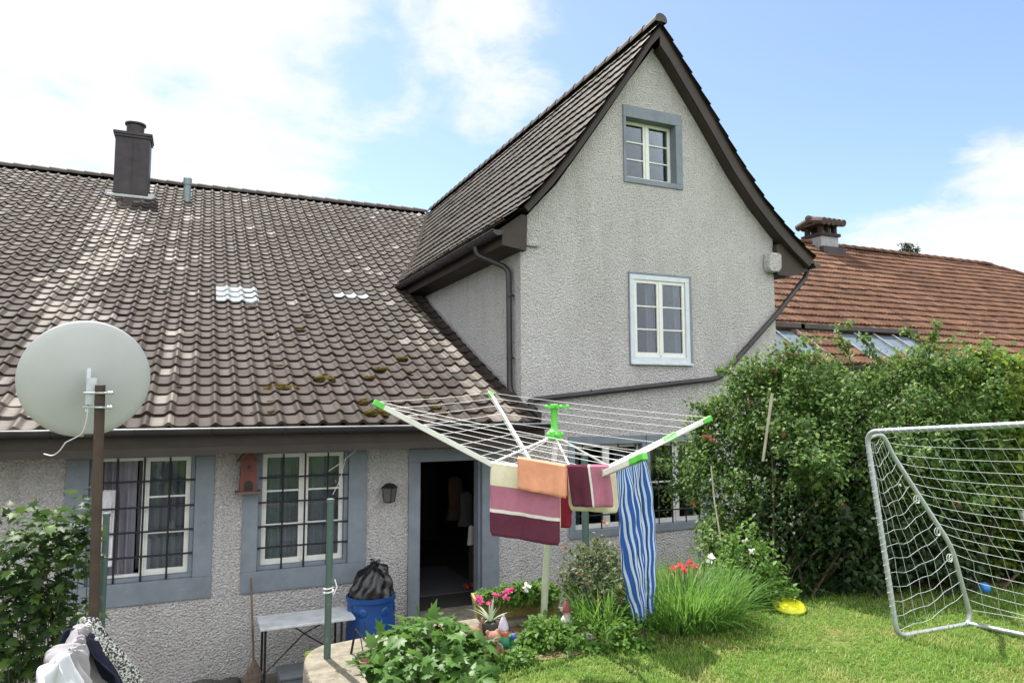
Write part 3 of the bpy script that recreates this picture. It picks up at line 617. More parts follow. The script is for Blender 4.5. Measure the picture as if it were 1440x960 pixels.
mb = MB(); my = MB(); idx = {}
V = [(x, y, YZ if in_yard(x, y) else zlawn(x, y)) for x in xs for y in yy]; ny = len(yy)
fl_, fy = [], []
for i in range(len(xs)-1):
    for j in range(ny-1):
        q = (i*ny+j, (i+1)*ny+j, (i+1)*ny+j+1, i*ny+j+1)
        (fy if all(V[k][2] == YZ for k in q) else fl_).append(q)
g = np_mesh('lawn', V, fl_, M['lawn'], smooth=False); tag(g, kind='structure')
g2 = np_mesh('yard', V, fy, M['yard']); tag(g2, kind='structure')
def sheet(name, pts, mat, z=.006):
    from mathutils import noise as mn
    c = Vector((sum(p[0] for p in pts)/len(pts), sum(p[1] for p in pts)/len(pts), 0)); vs = [(c.x, c.y, zlawn(c.x, c.y)+z+.02)]
    ring = []
    for i in range(len(pts)):
        a = Vector((*pts[i], 0)); b = Vector((*pts[(i+1) % len(pts)], 0))
        for k in range(8): p_ = a.lerp(b, k/8); e = .08*mn.noise(p_*3); ring.append((p_.x+e, p_.y-e))
    for f_ in (.35, .7, 1):
        for x, y in ring: xx = c.x+(x-c.x)*f_; y2 = c.y+(y-c.y)*f_; vs.append((xx, y2, zlawn(xx, y2)+z+.02*(1-f_)))
    n = len(ring); fs = [(0, 1+i, 1+(i+1) % n) for i in range(n)]
    for r in (0, 1): fs += [(1+r*n+i, 1+(r+1)*n+i, 1+(r+1)*n+(i+1) % n, 1+r*n+(i+1) % n) for i in range(n)]
    return tag(MB().add(vs, fs).build(name, mat, None, True), kind='structure')
BED = [(1.0, 5.3), (1.0, 4.55), (1.9, 4.56), (2.35, 4.50), (2.75, 4.62), (3.3, 4.45), (4.1, 4.75), (4.25, 5.6), (4.2, 6.3), (3.0, 5.4)]
sheet('garden_bed', BED, M['soil'])
sheet('hedge_soil', [(4.2, 5.2), (5.2, 5.05), (6.2, 4.75), (7.4, 4.2), (9.5, 3.6), (11.5, 4.5), (11, 6.2), (6, 6.25), (4.4, 6.2)], M['soil'], .010)
# retaining wall
mb = MB(); rw = []
def capseg(pts, w0, zt):
    pass
path_o = [(.70, 2.5), (.70, 4.95)]+[(.70+.22*(1-math.cos(t)), 4.95+.38*math.sin(t)) for t in np.linspace(.25, math.pi/2, 6)]+[(1.6, 5.44), (3.0, 5.48), (4.32, 5.5)]
path_i = [(1.02, 2.5), (1.02, 4.85)]+[(1.02+.10*(1-math.cos(t)), 4.85+.22*math.sin(t)) for t in np.linspace(.25, math.pi/2, 6)]+[(1.6, 5.22), (3.0, 5.26), (4.32, 5.28)]
n = len(path_o); ro = lambda: random.uniform(-.012, .012)
vs = [(x, y, .045+ro()*.4) for x, y in path_o]+[(x, y, .05+ro()*.4) for x, y in path_i]+[(x-.03, y+.03, YZ) for x, y in path_o]+[(x, y, -.3) for x, y in path_i]
fs = [f for i in range(n-1) for f in ((i, i+1, n+i+1, n+i), (2*n+i, 2*n+i+1, i+1, i), (n+i, n+i+1, 3*n+i+1, 3*n+i))]
tag(mb.add(vs, fs).build('retaining_wall', M['concrete'], None, bevel=.02), 'low rough concrete garden wall with rounded corner carrying a green post', 'wall')
tag(MB().box((-9, 4.0, YZ), (.70, 4.12, .03)).build('retaining_wall', M['concrete'], None, bevel=.01), 'low concrete garden wall below the satellite dish', 'wall')

# ------------------------------------------------------------------ foliage helpers
LEAF = np.array([(0, 0, 0), (-.30, .38, .10), (.30, .38, .10), (0, .45, 0), (-.24, .72, .05), (.24, .72, .05), (0, 1.0, -.12)])
LEAF_F = np.array([(0, 3, 1), (0, 2, 3), (1, 3, 4), (3, 2, 5), (3, 6, 4), (3, 5, 6)])
def leaves(pos, dirs, ups, size, shape=LEAF, faces=LEAF_F):
    d = dirs/(np.linalg.norm(dirs, axis=1)[:, None]+1e-9); s = np.cross(d, ups); s /= np.linalg.norm(s, axis=1)[:, None]+1e-9; u = np.cross(s, d)
    size = np.broadcast_to(size, (len(pos),))
    V = pos[:, None]+size[:, None, None]*(shape[None, :, 0:1]*s[:, None]+shape[None, :, 1:2]*d[:, None]+shape[None, :, 2:3]*u[:, None])
    k = len(shape); Fc = (np.arange(len(pos))[:, None, None]*k+faces[None]).reshape(-1, faces.shape[1])
    return V.reshape(-1, 3), Fc
def rnd_unit(n): v = rng.normal(size=(n, 3)); return v/np.linalg.norm(v, axis=1)[:, None]
def join(parts):
    V, Fc, o = [], [], 0
    for v, f in parts: V.append(v); Fc.append(f+o); o += len(v)
    return np.concatenate(V), np.concatenate(Fc)
def blob_points(blobs, n, shell=.35):
    """sample spray centres in world ellipsoids (c, rx, ry, rz), mostly near the outside"""
    vol = np.array([b[1]*b[2]*b[3] for b in blobs])**.75; pick = rng.choice(len(blobs), n, p=vol/vol.sum())
    d = rnd_unit(n); r = 1-shell*rng.random(n)**1.5
    C = np.array([b[0] for b in blobs])[pick]; R = np.array([b[1:4] for b in blobs])[pick]
    return C+d*R*r[:, None], d
def sprays(centres, outd, per, rad_, size, droop=.3):
    n = len(centres); C = np.repeat(centres, per, 0); O = np.repeat(outd, per, 0)
    off = rnd_unit(n*per)*rng.random((n*per, 1))**.5*rad_*np.repeat(rng.uniform(.4, 1.5, n), per)[:, None]
    pos = C+off; d = rnd_unit(n*per)*.9+O*.5+np.array([0, 0, -droop])
    up = rnd_unit(n*per)*.55+np.array([0, 0, .9])+O*.35
    return leaves(pos, d, up, size*rng.uniform(.6, 1.25, n*per))
def blobs_px(lst):
    out = []
    for px, py, d, rh, rv, rd in lst:
        out.append((atD(px, py, d), rh*d/F, rd, rv*d/F))
    return out
def stems(mb, pts_from, pts_to, r, bend=.15):
    for a, b in zip(pts_from, pts_to):
        a = Vector(a); b = Vector(b); m_ = a.lerp(b, .5)+Vector((random.uniform(-1, 1), random.uniform(-1, 1), random.uniform(0, 1)))*bend*(b-a).length
        mb.tube([a.lerp(m_, t).lerp(m_.lerp(b, t), t) for t in np.linspace(0, 1, 7)], [r*(1-.7*t) for t in np.linspace(0, 1, 7)], 5)

# climbing rose hedge
def hedge(name, label, cat, blobs, nspray, per, size, mat, base, extra=None, flowers=0, sprayr=.17, shoots=(), lower=None):
    from mathutils import noise as mn
    bl = blobs_px(blobs); c, d = blob_points(bl, int(nspray*1.5), .5)
    k = np.array([mn.noise(Vector(q)*2.3)+.6*mn.noise(Vector(q)*5.1) > -.05 for q in c]); c, d = c[k], d[k]
    c[:, 2] = np.maximum(c[:, 2], .03)
    root = thing(name, label, cat, base)
    parts = [sprays(c, d, per, sprayr, size)]
    c2, d2 = blob_points(bl, nspray//3, .85); c2[:, 2] = np.maximum(c2[:, 2], .1); parts.append(sprays(c2, d2, per, sprayr*1.4, size*1.1))
    mb = MB()
    tops = np.where((d[:, 2] > .35) | (d[:, 1] < -.5))[0]; nsh = {'climbing_rose': 75, 'garden_shrub': 28}.get(name, 0)
    for i in rng.choice(tops, nsh):
        a0 = Vector(c[i]); h = Vector((rng.normal(0, .5), rng.normal(-.25, .35), .75 if d[i][2] > .35 else .15)).normalized(); Ls = rng.uniform(.22, .55)
        pp = [a0+h*Ls*t-Vector((0, 0, 1))*.34*Ls*t*t for t in np.linspace(0, 1, 9)]; mb.tube(pp, [.005*(1-.08*k_) for k_ in range(9)], 4)
        cs = np.array([pp[int(t)]+Vector(rng.normal(0, .015, 3)) for t in rng.uniform(2, 9, 15)]); parts.append(sprays(cs, np.repeat(np.array(h)[None], 15, 0), 5, .045, size))
    for sh in shoots:
        pts = [Vector(atD(*p_)) for p_ in sh]; pp = []
        for i in range(len(pts)-1): pp += [pts[i].lerp(pts[i+1], t) for t in (0, .25, .5, .75)]
        pp.append(pts[-1]); mb.tube(pp, [.006*(1-.6*i/len(pp)) for i in range(len(pp))], 5)
        cs = np.array([pp[int(t)] for t in rng.uniform(len(pp)*.15, len(pp), 16)]); parts.append(sprays(cs, rnd_unit(16), 9, .07, size))
    v, f = join(parts); np_mesh('foliage', v, f, mat, root)
    if lower:
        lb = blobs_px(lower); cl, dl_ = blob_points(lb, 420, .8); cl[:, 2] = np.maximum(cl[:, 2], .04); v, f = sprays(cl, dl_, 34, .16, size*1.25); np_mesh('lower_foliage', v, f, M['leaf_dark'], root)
    k = rng.choice(len(c), min(26, len(c)), replace=False)
    stems(mb, [Vector(base)+Vector((random.uniform(-.8, .8), random.uniform(-.4, .4), 0)) for _ in k], c[k], .014)
    mb.build('stem', M['twig'], root)
    if flowers:
        kk = rng.choice(len(c), flowers, replace=False); pos = []
        for i in kk:
            if d[i][1] > .2: d[i][1] *= -1
            pos.append(np.repeat((bl_center(bl, c[i])+0*c[i])[None], 1, 0))
        
        for i in kk: P = np.repeat((c[i]+d[i]*.08)[None], 12, 0); v, f = leaves(P, rnd_unit(12), rnd_unit(12), .05*rng.uniform(.7, 1.2, 12)); np_mesh('faded_bloom', v, f, M['petal_faded'], root)
    return root, bl
def bl_center(bl, p): return p
R1 = [(1030,605,7.7,42,48,.5),(1075,570,7.5,48,60,.7),(1120,565,7.5,60,68,.8),(1040,690,7.5,52,90,.6),(1160,570,7.4,60,60,.7),(1140,640,7.0,75,70,.7),(1225,590,7.3,60,62,.8),(1250,650,6.9,75,70,.7),(1195,690,7.15,60,55,.5),(1090,700,7.3,50,60,.5),(1180,765,7.4,110,60,.35),(1035,770,7.0,45,55,.45),(985,635,7.9,26,38,.25),(955,655,8.2,30,20,.2),(948,690,8.3,20,22,.15),(1265,740,7.0,70,60,.4),(1300,590,7.4,66,75,.8),(1330,680,7.0,60,70,.6),(1060,532,7.5,24,26,.25),(1110,512,7.4,26,24,.3),(1150,512,7.3,22,22,.25),(1305,512,7.3,30,34,.35),(1270,535,7.2,26,24,.3),(1340,520,7.3,26,26,.3),(1200,540,7.2,26,26,.25)]
base = onZ(1130, 822, 0)
hedge('climbing_rose', 'huge dark green climbing rose with faded orange blooms against the gable', 'climbing rose', R1, 1120, 56, .047, M['leaf_rose'], tuple(base), flowers=26, sprayr=.15, lower=[(1120,775,6.75,75,65,.3),(1220,765,6.6,80,70,.3),(1310,770,6.6,75,65,.3),(1060,790,6.9,45,50,.25),(1160,700,7.2,120,80,.3)],
      shoots=[[(1200,520,7.3),(1190,490,7.3),(1175,462,7.2),(1195,455,7.2)],[(1290,520,7.3),(1312,480,7.3),(1318,455,7.2)],[(1060,560,7.5),(1040,530,7.5),(1012,520,7.5)],[(1110,520,7.4),(1118,490,7.4),(1140,472,7.4)],[(1260,520,7.2),(1230,500,7.2),(1215,475,7.2)],[(1000,590,7.7),(985,570,7.7),(968,566,7.7)],[(1340,520,7.3),(1370,500,7.3),(1390,498,7.3)]])
R2 = [(1365,575,7.6,70,68,.8),(1420,565,7.8,60,50,.8),(1380,512,7.3,30,20,.3),(1440,640,7.5,80,100,.8),(1370,690,7.2,90,80,.6),(1420,760,7.0,70,70,.5),(1480,700,7.4,80,140,.8),(1340,770,7.0,70,50,.4)]
hedge('garden_shrub', 'yellow-green shrub behind the goal net at the right edge', 'shrub', R2, 480, 44, .07, M['leaf_lime'], tuple(onZ(1400, 815, 0)), sprayr=.2,
      shoots=[[(1380,540,7.3),(1385,515,7.3),(1400,498,7.3),(1430,505,7.3)],[(1400,540,7.2),(1420,515,7.2),(1440,512,7.2)]])
# dark undergrowth in the shade of the hedge: long grass and leaves nobody could count
def blades(pos, length, width, lean, nseg=5, dirs=None, curl=1.0):
    n = len(pos); az = rng.uniform(0, 2*math.pi, n); out = np.stack([np.cos(az), np.sin(az), 0*az], 1) if dirs is None else dirs
    side = np.cross(out, [0, 0, 1.]); L_ = np.broadcast_to(length, (n,)); le = lean*rng.uniform(.3, 1.3, n)
    rows = []
    for i in range(nseg+1):
        t = i/nseg; w = width*(1-t)**.7*.5 + (0 if i == nseg else .0004)
        h = L_*(t*np.cos(le*.6)-.42*curl*le*t**2.2); r = L_*(t*np.sin(le*.6)+.35*le*t**2)
        c = pos+out*r[:, None]+np.array([0, 0, 1.])*h[:, None]; rows.append(c-side*w); rows.append(c+side*w)
    V = np.stack(rows, 1).reshape(-1, 3); k = 2*(nseg+1)
    f = np.array([(2*i, 2*i+1, 2*i+3, 2*i+2) for i in range(nseg)]); Fc = (np.arange(n)[:, None, None]*k+f[None]).reshape(-1, 4)
    return V, Fc
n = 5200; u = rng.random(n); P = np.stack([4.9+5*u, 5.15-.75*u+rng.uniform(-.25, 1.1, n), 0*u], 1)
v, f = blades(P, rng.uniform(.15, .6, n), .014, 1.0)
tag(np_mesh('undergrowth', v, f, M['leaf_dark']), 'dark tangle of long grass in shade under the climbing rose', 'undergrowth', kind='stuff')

# lawn grass
def inpoly(x, y, poly):
    c = np.zeros(len(x), bool); j = len(poly)-1
    for i in range(len(poly)):
        xi, yi = poly[i]; xj, yj = poly[j]
        c ^= ((yi > y) != (yj > y)) & (x < (xj-xi)*(y-yi)/(yj-yi+1e-12)+xi); j = i
    return c
n = 150000; X = rng.uniform(1.05, 8.2, n); Yv = rng.uniform(1.8, 5.6, n)
from mathutils import noise as mnoise
k = ~inpoly(X, Yv, BED) & (Yv < 5.15-.62*np.clip(X-4.2, 0, 9)*.55+.25) & (Yv > 4.4-.62*(X-1.2)*1.0)
X, Yv = X[k], Yv[k]
dens = np.array([mnoise.noise((x*1.1, y*1.1, 3.)) + .5*mnoise.noise((x*3.4, y*3.4, 1.)) for x, y in zip(X, Yv)])
k = rng.random(len(X)) < np.clip(.72+dens*.9, .18, 1); X, Yv, dens = X[k], Yv[k], dens[k]
P = np.stack([X, Yv, [zlawn(x, y) for x, y in zip(X, Yv)]], 1)
v, f = blades(P, rng.uniform(.018, .05, len(P))*(1+.5*np.clip(dens, 0, 1)), .0052, .9, 2)
tag(np_mesh('grass', v, f, M['grass']), 'short sunlit lawn grass with dry patches', 'grass', kind='stuff')

# long-leaved lily clumps
def blade_clump(name, label, c, rx, ry, n, ln, w=.012, lean=1.0, mat='blade'):
    root = thing(name, label, 'plant', c); a = rng.uniform(0, 2*math.pi, n); r = np.sqrt(rng.random(n))
    P = np.array(c)[None]+np.stack([np.cos(a)*r*rx, np.sin(a)*r*ry, 0*a], 1); out = np.stack([np.cos(a), np.sin(a), 0*a], 1)+rng.normal(0, .5, (n, 3))*np.array([1, 1, 0]); out /= np.linalg.norm(out, axis=1)[:, None]
    v, f = blades(P, ln*rng.uniform(.55, 1.15, n), w, lean, 6, out); np_mesh('blades', v, f, M[mat], root); return root
blade_clump('lily_clump', 'tall bright green clump of long arching blades beside the striped towel', (3.62, 4.74, 0), .44, .32, 1500, .56, .012, .85)
blade_clump('lily_clump', 'lower dark clump of arching blades under the striped towel', (3.02, 4.98, 0), .24, .2, 420, .42)
# flowers behind the lilies
def flower(name, label, pts, mat, group=None, petals=9, ps=.05, cat='flower'):
    for p_ in pts:
        p_ = Vector(p_); root = thing(name, label, cat, (p_.x, p_.y, 0), group)
        MB().tube([(p_.x+.02, p_.y+.03, 0), (p_.x+.01, p_.y, p_.z*.5), p_], .004, 5).build('stem', M['leaf_low'], root)
        v, f = leaves(np.repeat(np.array(p_)[None], petals, 0), rnd_unit(petals)+np.array([0, -.2, .5]), rnd_unit(petals)+np.array([0, 0, 1]), ps*rng.uniform(.8, 1.2, petals)); np_mesh('petals', v, f, M[mat], root)
flower('red_flower', 'red flower standing behind the lily clump by the towel', [atD(955, 796, 6.0), atD(968, 792, 6.0), atD(948, 800, 6.05), atD(962, 802, 5.9), atD(975, 797, 6.1)], 'petal_red', 'red flowers behind the lilies', 9, .045)
flower('white_poppy', 'single white bloom standing above the lily clump', [atD(999, 786, 6.1)], 'petal_white', None, 12, .05)
# low plants
def low_plant(name, label, cat, blobs, ns, per, size, mat, base, flowers=None, sprayr=.08, stem=10, zmin=.02):
    bl = blobs_px(blobs); c, d = blob_points(bl, ns, .6); c[:, 2] = np.maximum(c[:, 2], zmin); root = thing(name, label, cat, base)
    v, f = sprays(c, d, per, sprayr, size, .15); np_mesh('foliage', v, f, M[mat], root); mb = MB()
    k = rng.choice(len(c), min(stem, len(c)), replace=False); stems(mb, [Vector(base)]*len(k), c[k], .007); mb.build('stem', M['twig'], root)
    if flowers:
        for fm_, pts in flowers:
            
            for q_ in pts: P = np.repeat(atD(*q_)[None], 9, 0); v, f = leaves(P, rnd_unit(9)+np.array([0, -.3, .3]), rnd_unit(9)+np.array([0, 0, 1]), .035*rng.uniform(.8, 1.2, 9)); np_mesh('bloom', v, f, M[fm_], root)
    return root
low_plant('rose_bush', 'loose rose bush with reddish young shoots in front of the lower gable wall', 'rose bush', [(850,830,5.9,55,50,.35),(830,800,6.1,40,35,.25),(880,850,5.7,45,40,.25),(810,835,6.0,25,30,.2),(850,785,6.2,40,22,.2)], 260, 16, .042, 'leaf_red', tuple(onZ(850, 878, 0)), [('petal_faded', [(793,770,6.1),(850,735,6.2),(873,795,5.9),(905,802,5.9),(838,845,5.7)])], .09, 30)
low_plant('strawberry_plant', 'low bright green leafy mound at the foot of the dryer pole', 'plant', [(780,898,5.15,48,24,.22),(745,905,5.1,20,14,.12)], 120, 14, .05, 'leaf_low', tuple(onZ(780, 912, 0)), [('petal_yellow', [(750,900,5.05)])], .07)
low_plant('strawberry_plant', 'low leafy mound in front of the rose bush and stone', 'plant', [(850,905,5.1,45,20,.2),(890,895,5.1,30,18,.15)], 100, 14, .045, 'leaf_low', tuple(onZ(850, 915, 0)), None, .07)
low_plant('weed_patch', 'small patch of weeds beside the gnome at the lawn edge', 'plant', [(725,930,4.8,30,16,.12),(705,940,4.75,22,14,.1)], 60, 12, .04, 'leaf_low', tuple(onZ(722, 940, 0)), None, .06)
low_plant('tall_weed', 'tall leafy weed between lily clump and climbing rose', 'plant', [(1050,800,6.3,35,60,.3),(1080,830,6.2,35,30,.25)], 120, 16, .05, 'leaf_low', tuple(onZ(1060, 850, 0)), [('petal_white', [(1048,760,6.3),(1058,775,6.3),(1040,785,6.3)])], .1)
# front big-leaved plant
def lobed(n=5):
    pts = [(0, 0)]
    out = [(-.12,.06),(-.32,.02),(-.28,.19),(-.52,.35),(-.29,.43),(-.42,.72),(-.17,.64),(0,1.08),(.17,.64),(.42,.72),(.29,.43),(.52,.35),(.28,.19),(.32,.02),(.12,.06)]
    V = [(0, .36, 0)]+[(0, 0, 0)]+[(x, y, -.22*abs(x)**1.2-.12*y*y+.05) for x, y in out]
    V[0] = (0, .36, .06); k = len(V); Fc = [(0, i, i+1) for i in range(1, k-1)]+[(0, k-1, 1)]
    return np.array(V), np.array(Fc)
LB, LBF = lobed()
def big_plant(name, label, cat, blobs, n, size, mat, base, stem=14, zmin=.03):
    bl = blobs_px(blobs); c, d = blob_points(bl, n, .55); c[:, 2] = np.maximum(c[:, 2], zmin); root = thing(name, label, cat, base)
    dirs = d*np.array([1, 1, .2])+rng.normal(0, .45, (n, 3))+np.array([0, -.1, -.15]); up = np.array([0, 0, 1.])+rng.normal(0, .35, (n, 3))+d*.5
    v, f = leaves(c, dirs, up, size*rng.uniform(.55, 1.2, n), LB, LBF); np_mesh('foliage', v, f, M[mat], root, smooth=False)
    mb = MB(); k = rng.choice(n, min(stem, n), replace=False); stems(mb, [Vector(base)+Vector((random.uniform(-.1, .1), random.uniform(-.1, .1), 0)) for _ in k], c[k], .006); mb.build('stem', M['twig'], root); return root
big_plant('leafy_perennial', 'bushy plant with large lobed glossy leaves behind the garden wall corner', 'plant', [(600,925,4.75,86,54,.34),(565,940,4.7,55,40,.28),(655,935,4.75,52,40,.28),(600,890,4.9,50,26,.2)], 760, .112, 'leaf_big', tuple(onZ(605, 945, 0)), 40)
big_plant('leafy_perennial', 'lower front tuft of large lobed leaves at the bottom edge', 'plant', [(590,975,4.3,60,22,.2),(660,965,4.4,50,20,.2)], 110, .11, 'leaf_big', tuple(onZ(620, 985, 0)), 12)
# currant bush at left
big_plant('currant_bush', 'dark currant bush with lobed leaves at the left edge beside the dish pole', 'bush', [(60,800,4.6,50,70,.35),(20,870,4.5,70,80,.4),(75,740,4.7,40,30,.25),(110,770,4.6,25,40,.2),(60,890,4.5,70,60,.35),(20,790,4.6,40,50,.3),(118,705,4.6,14,22,.08),(22,720,4.7,24,14,.1)], 1500, .078, 'leaf_currant', (float(atD(50, 900, 4.6)[0]), float(atD(50, 900, 4.6)[1]), YZ), 50)

# far conifer
tb = onY(1275, 343, 26.); root = thing('conifer', 'top of a dark conifer showing above the reddish roof ridge', 'tree', (tb[0], tb[1], 0))
MB().tube([(tb[0], tb[1], 0), (tb[0], tb[1], tb[2]*.6), tuple(tb)], [.22, .12, .01], 8).build('trunk', M['twig'], root)
cs, ds = [], []
for i in range(420):
    t = rng.random()**.8; z = tb[2]-.05-t*7.5; r = (.28+(tb[2]-z)*.75)*rng.random()**.5*(.7+.5*math.sin(i)); a = rng.uniform(0, 6.283); cs.append((tb[0]+math.cos(a)*r, tb[1]+math.sin(a)*r, z-.25*r)); ds.append((math.cos(a), math.sin(a), -.2))
v, f = sprays(np.array(cs), np.array(ds), 22, .24, .16, .1); np_mesh('crown', v, f, M['conifer'], root)

# ------------------------------------------------------------------ SATELLITE DISH
dc = Vector(atD(123, 534, 4.15)); fwd = Vector(ray(123, 534)).normalized()
ax = (fwd+Vector((-.12, .05, .10))).normalized()     # the dish looks away from the camera, towards the sky
dish = thing('satellite_dish', 'large round grey satellite dish seen from behind on a rusty pole', 'satellite dish', (dc.x+.05, dc.y-.1, 0))
R_ = .342
MB().lathe(dc, [(.02, -.0), (.10, .003), (.2, .016), (.3, .042), (.335, .055), (R_, .064), (R_+.004, .069), (R_-.004, .073), (.335, .066), (.3, .054), (.2, .028), (.1, .015), (.02, .012)], 64, 0, ax).build('reflector', M['dish'], dish, True)
pt = Vector(atD(141, 541, 3.98)); pq = atD(133, 900, 3.98); pb = (float(pq[0]), float(pq[1]), 0)
pole = MB().tube([pb, (pt.x, pt.y, pt.z)], .027, 14).build('pole', M['rustpole'], dish, True)
mb = MB(); c = Vector(atD(131, 550, 4.06)); rt = Vector(cr); upv = Vector((0, 0, 1))
mb.beam(c-rt*.012-upv*.075, c-rt*.012+upv*.075, .05, .13, fwd); mb.beam(c+fwd*.0-rt*.03-upv*.12, c-rt*.03+fwd*.02+upv*.13, .02, .06, fwd)
for dz in (.045, -.035):
    q = Vector((pt.x, pt.y, pt.z-.07+dz-.02)); mb.tube([q-rt*.09-fwd*.02, q+rt*.07-fwd*.03], .006, 6); mb.tube([q-rt*.03, q+rt*.03], .0, 4) if 0 else None
    mb.tube([q+rt*.034*math.cos(t)-fwd*.034*math.sin(t) for t in np.linspace(-.3, math.pi+.3, 9)], .006, 6)
    for k in (.05, .065): mb.ball(q+rt*k-fwd*.03, .011, 6)
mb.build('bracket', M['galv'], dish)
q = Vector(atD(126, 612, 4.07)); MB().beam(q-rt*.03, q+rt*.02, .014, .016).build('feed_arm_clip', M['iron'], dish)
mb = MB(); a = Vector(atD(92, 622, 4.1)); mb.tube(rounded([a, atD(84, 634, 4.15), atD(74, 641, 4.2), atD(62, 638, 4.3)], .05), .0035, 6); mb.tube(rounded([atD(125, 560, 4.02), atD(122, 590, 4.03), atD(116, 610, 4.05), a], .05), .003, 6); mb.build('cable', M['line'], dish)
# wires along the eave
mb = MB(); mb.tube([atD(5, 652, 8), atD(18, 634, 8), atD(40, 645, 8), atD(58, 636, 8), atD(75, 644, 8)], .005, 5); tag(mb.build('cable', M['line']), 'loose pale cable end dangling under the eave beside the satellite dish', 'cable')
mb = MB(); mb.tube(rounded([onY(505, 622, 8.9), onY(497, 632, 8.9), onY(506, 628, 8.9), onY(480, 650, 8.92), onY(462, 662, 8.92)], .02), .005, 5); mb.tube([onY(486, 645, 8.92), onY(478, 675, 8.9), onY(468, 695, 8.85)], .004, 5); tag(mb.build('cable', M['line']), 'thin pale cable hanging before the window above the marble table', 'cable')

# ------------------------------------------------------------------ GREEN POSTS
def post(top, bottom, label, r=.023):
    mb = MB(); t = Vector(top); b = Vector(bottom); mb.tube([b, t], r, 14); mb.lathe(t, [(r+.003, -.02), (r+.003, .004), (r*.5, .008)], 14)
    return tag(mb.build('clothesline_post', M['greenpaint'], None, True), label, 'post', 'green clothesline posts')
b0 = onZ(460, 924, .05); t0 = atD(465, 702, float(np.dot(b0-CAM, cf))); post(t0, b0, 'worn green post standing on the garden wall before the marble table')
mb = MB(); bb = Vector(b0); k = (Vector(t0)-bb); q = bb+k*.40; mb.tube([q+Vector((.03*math.cos(a), .03*math.sin(a), .004*a)) for a in np.linspace(0, 12, 30)], .005, 5); mb.tube([q+Vector((.03, -.02, 0)), q+Vector((.05, -.03, .05)), q+Vector((.035, -.03, .10))], .004, 5)
tag(mb.build('cord', M['line']), 'scrap of pale cord tied round the green post on the wall', 'cord')
d_ = 5.2; post(atD(150, 722, d_), (float(atD(150, 722, d_)[0]), float(atD(150, 722, d_)[1]), YZ), 'green post standing just behind the rusty dish pole')
pz = atD(822, 640, 7.2); post((pz[0], pz[1], 1.25), (pz[0], pz[1], -.1), 'green post behind the bath mats before the lower gable window', .036)

# ------------------------------------------------------------------ ROTARY DRYER
DB = Vector(onZ(762, 886, 0)); dd = float(np.dot(np.array(DB)-CAM, cf))
DT = Vector(atD(783, 568, dd)); HUB = DB.lerp(DT, (886-697)/(886-568.)); TIPH = DB.lerp(DT, .90)
dryer = thing('rotary_dryer', 'open rotary clothes dryer with white lines and lime green joints', 'clothes dryer', DB)
tips = [Vector(atD(528, 566, 5.1)), Vector(atD(905, 642, 4.15)), Vector(atD(998, 588, 5.8)), Vector(atD(689, 553, 6.7))]   # left, near, right, far
MB().tube([DB-Vector((0, 0, .1)), HUB+Vector((0, 0, .0))], .027, 16).build('lower_pole', simple('pale_green_white_pole', (.52, .55, .42), .4, .2, var=.15, bstr=.03), dryer, True)
MB().tube([HUB, DT-Vector((0, 0, .2))], .021, 16).build('upper_pole', simple('pinkish_white_pole', (.66, .6, .6), .4, .2, var=.1, bstr=.03), dryer, True)
mb = MB(); ptop = DB.lerp(DT, .98)
mb.lathe(DB.lerp(DT, .84), [(.03, 0), (.052, .01), (.056, .04), (.05, .07), (.03, .085), (.026, .10), (.026, .235), (.034, .25), (.034, .275), (.02, .28)], 18)
for t in tips:
    h = (t-HUB); h.z = 0; h.normalize(); mb.beam(DT+h*.0-Vector((0, 0, .02)), DT+h*.085-Vector((0, 0, .02)), .028, .022); mb.ball(DT+h*.085-Vector((0, 0, .02)), .017, 8)
    mb.ball(DB.lerp(DT, .865)+h*.05, .022, 8)
mb.build('hub', M['lime'], dryer, True)
MB().lathe(HUB-Vector((0, 0, .05)), [(.03, 0), (.05, .01), (.05, .09), (.03, .1)], 16).build('collar', M['lime'], dryer, True)
for t in tips:
    a = HUB.lerp(t, .03); arm = MB().beam(a, t, .026, .040).build('arm', M['arm'], dryer, bevel=.004)
    d_ = (t-a).normalized(); mb = MB().beam(t-d_*.07, t+d_*.015, .036, .042)
    if t is tips[2]: MB().beam(HUB.lerp(t, .74)-d_*.06, HUB.lerp(t, .74)+d_*.06, .040, .052).build('arm_joint', M['lime'], arm, bevel=.006)
    if t is tips[1]: mb.beam(t-d_*.16, t+d_*.02, .036, .042)
    mb.build('arm_tip', M['lime'], arm, bevel=.006)
    MB().tube([DB.lerp(DT, .86), HUB.lerp(t, .36)], .008, 8).build('strut', M['arm'], dryer, True)
mb = MB(); gs = [.30, .42, .54, .65, .75, .84, .92, .985]
def dl(i, g, t, dz=.018):
    a = HUB.lerp(tips[i], g)+Vector((0, 0, dz)); b = HUB.lerp(tips[(i+1) % 4], g)+Vector((0, 0, dz)); p_ = a.lerp(b, t); p_.z -= .07*g*t*(1-t)*(b-a).length*.35; return p_
for i in range(4):
    for g in gs: mb.tube([dl(i, g, t) for t in np.linspace(0, 1, 9)], .0019, 5)
mb.build('line', M['line'], dryer)

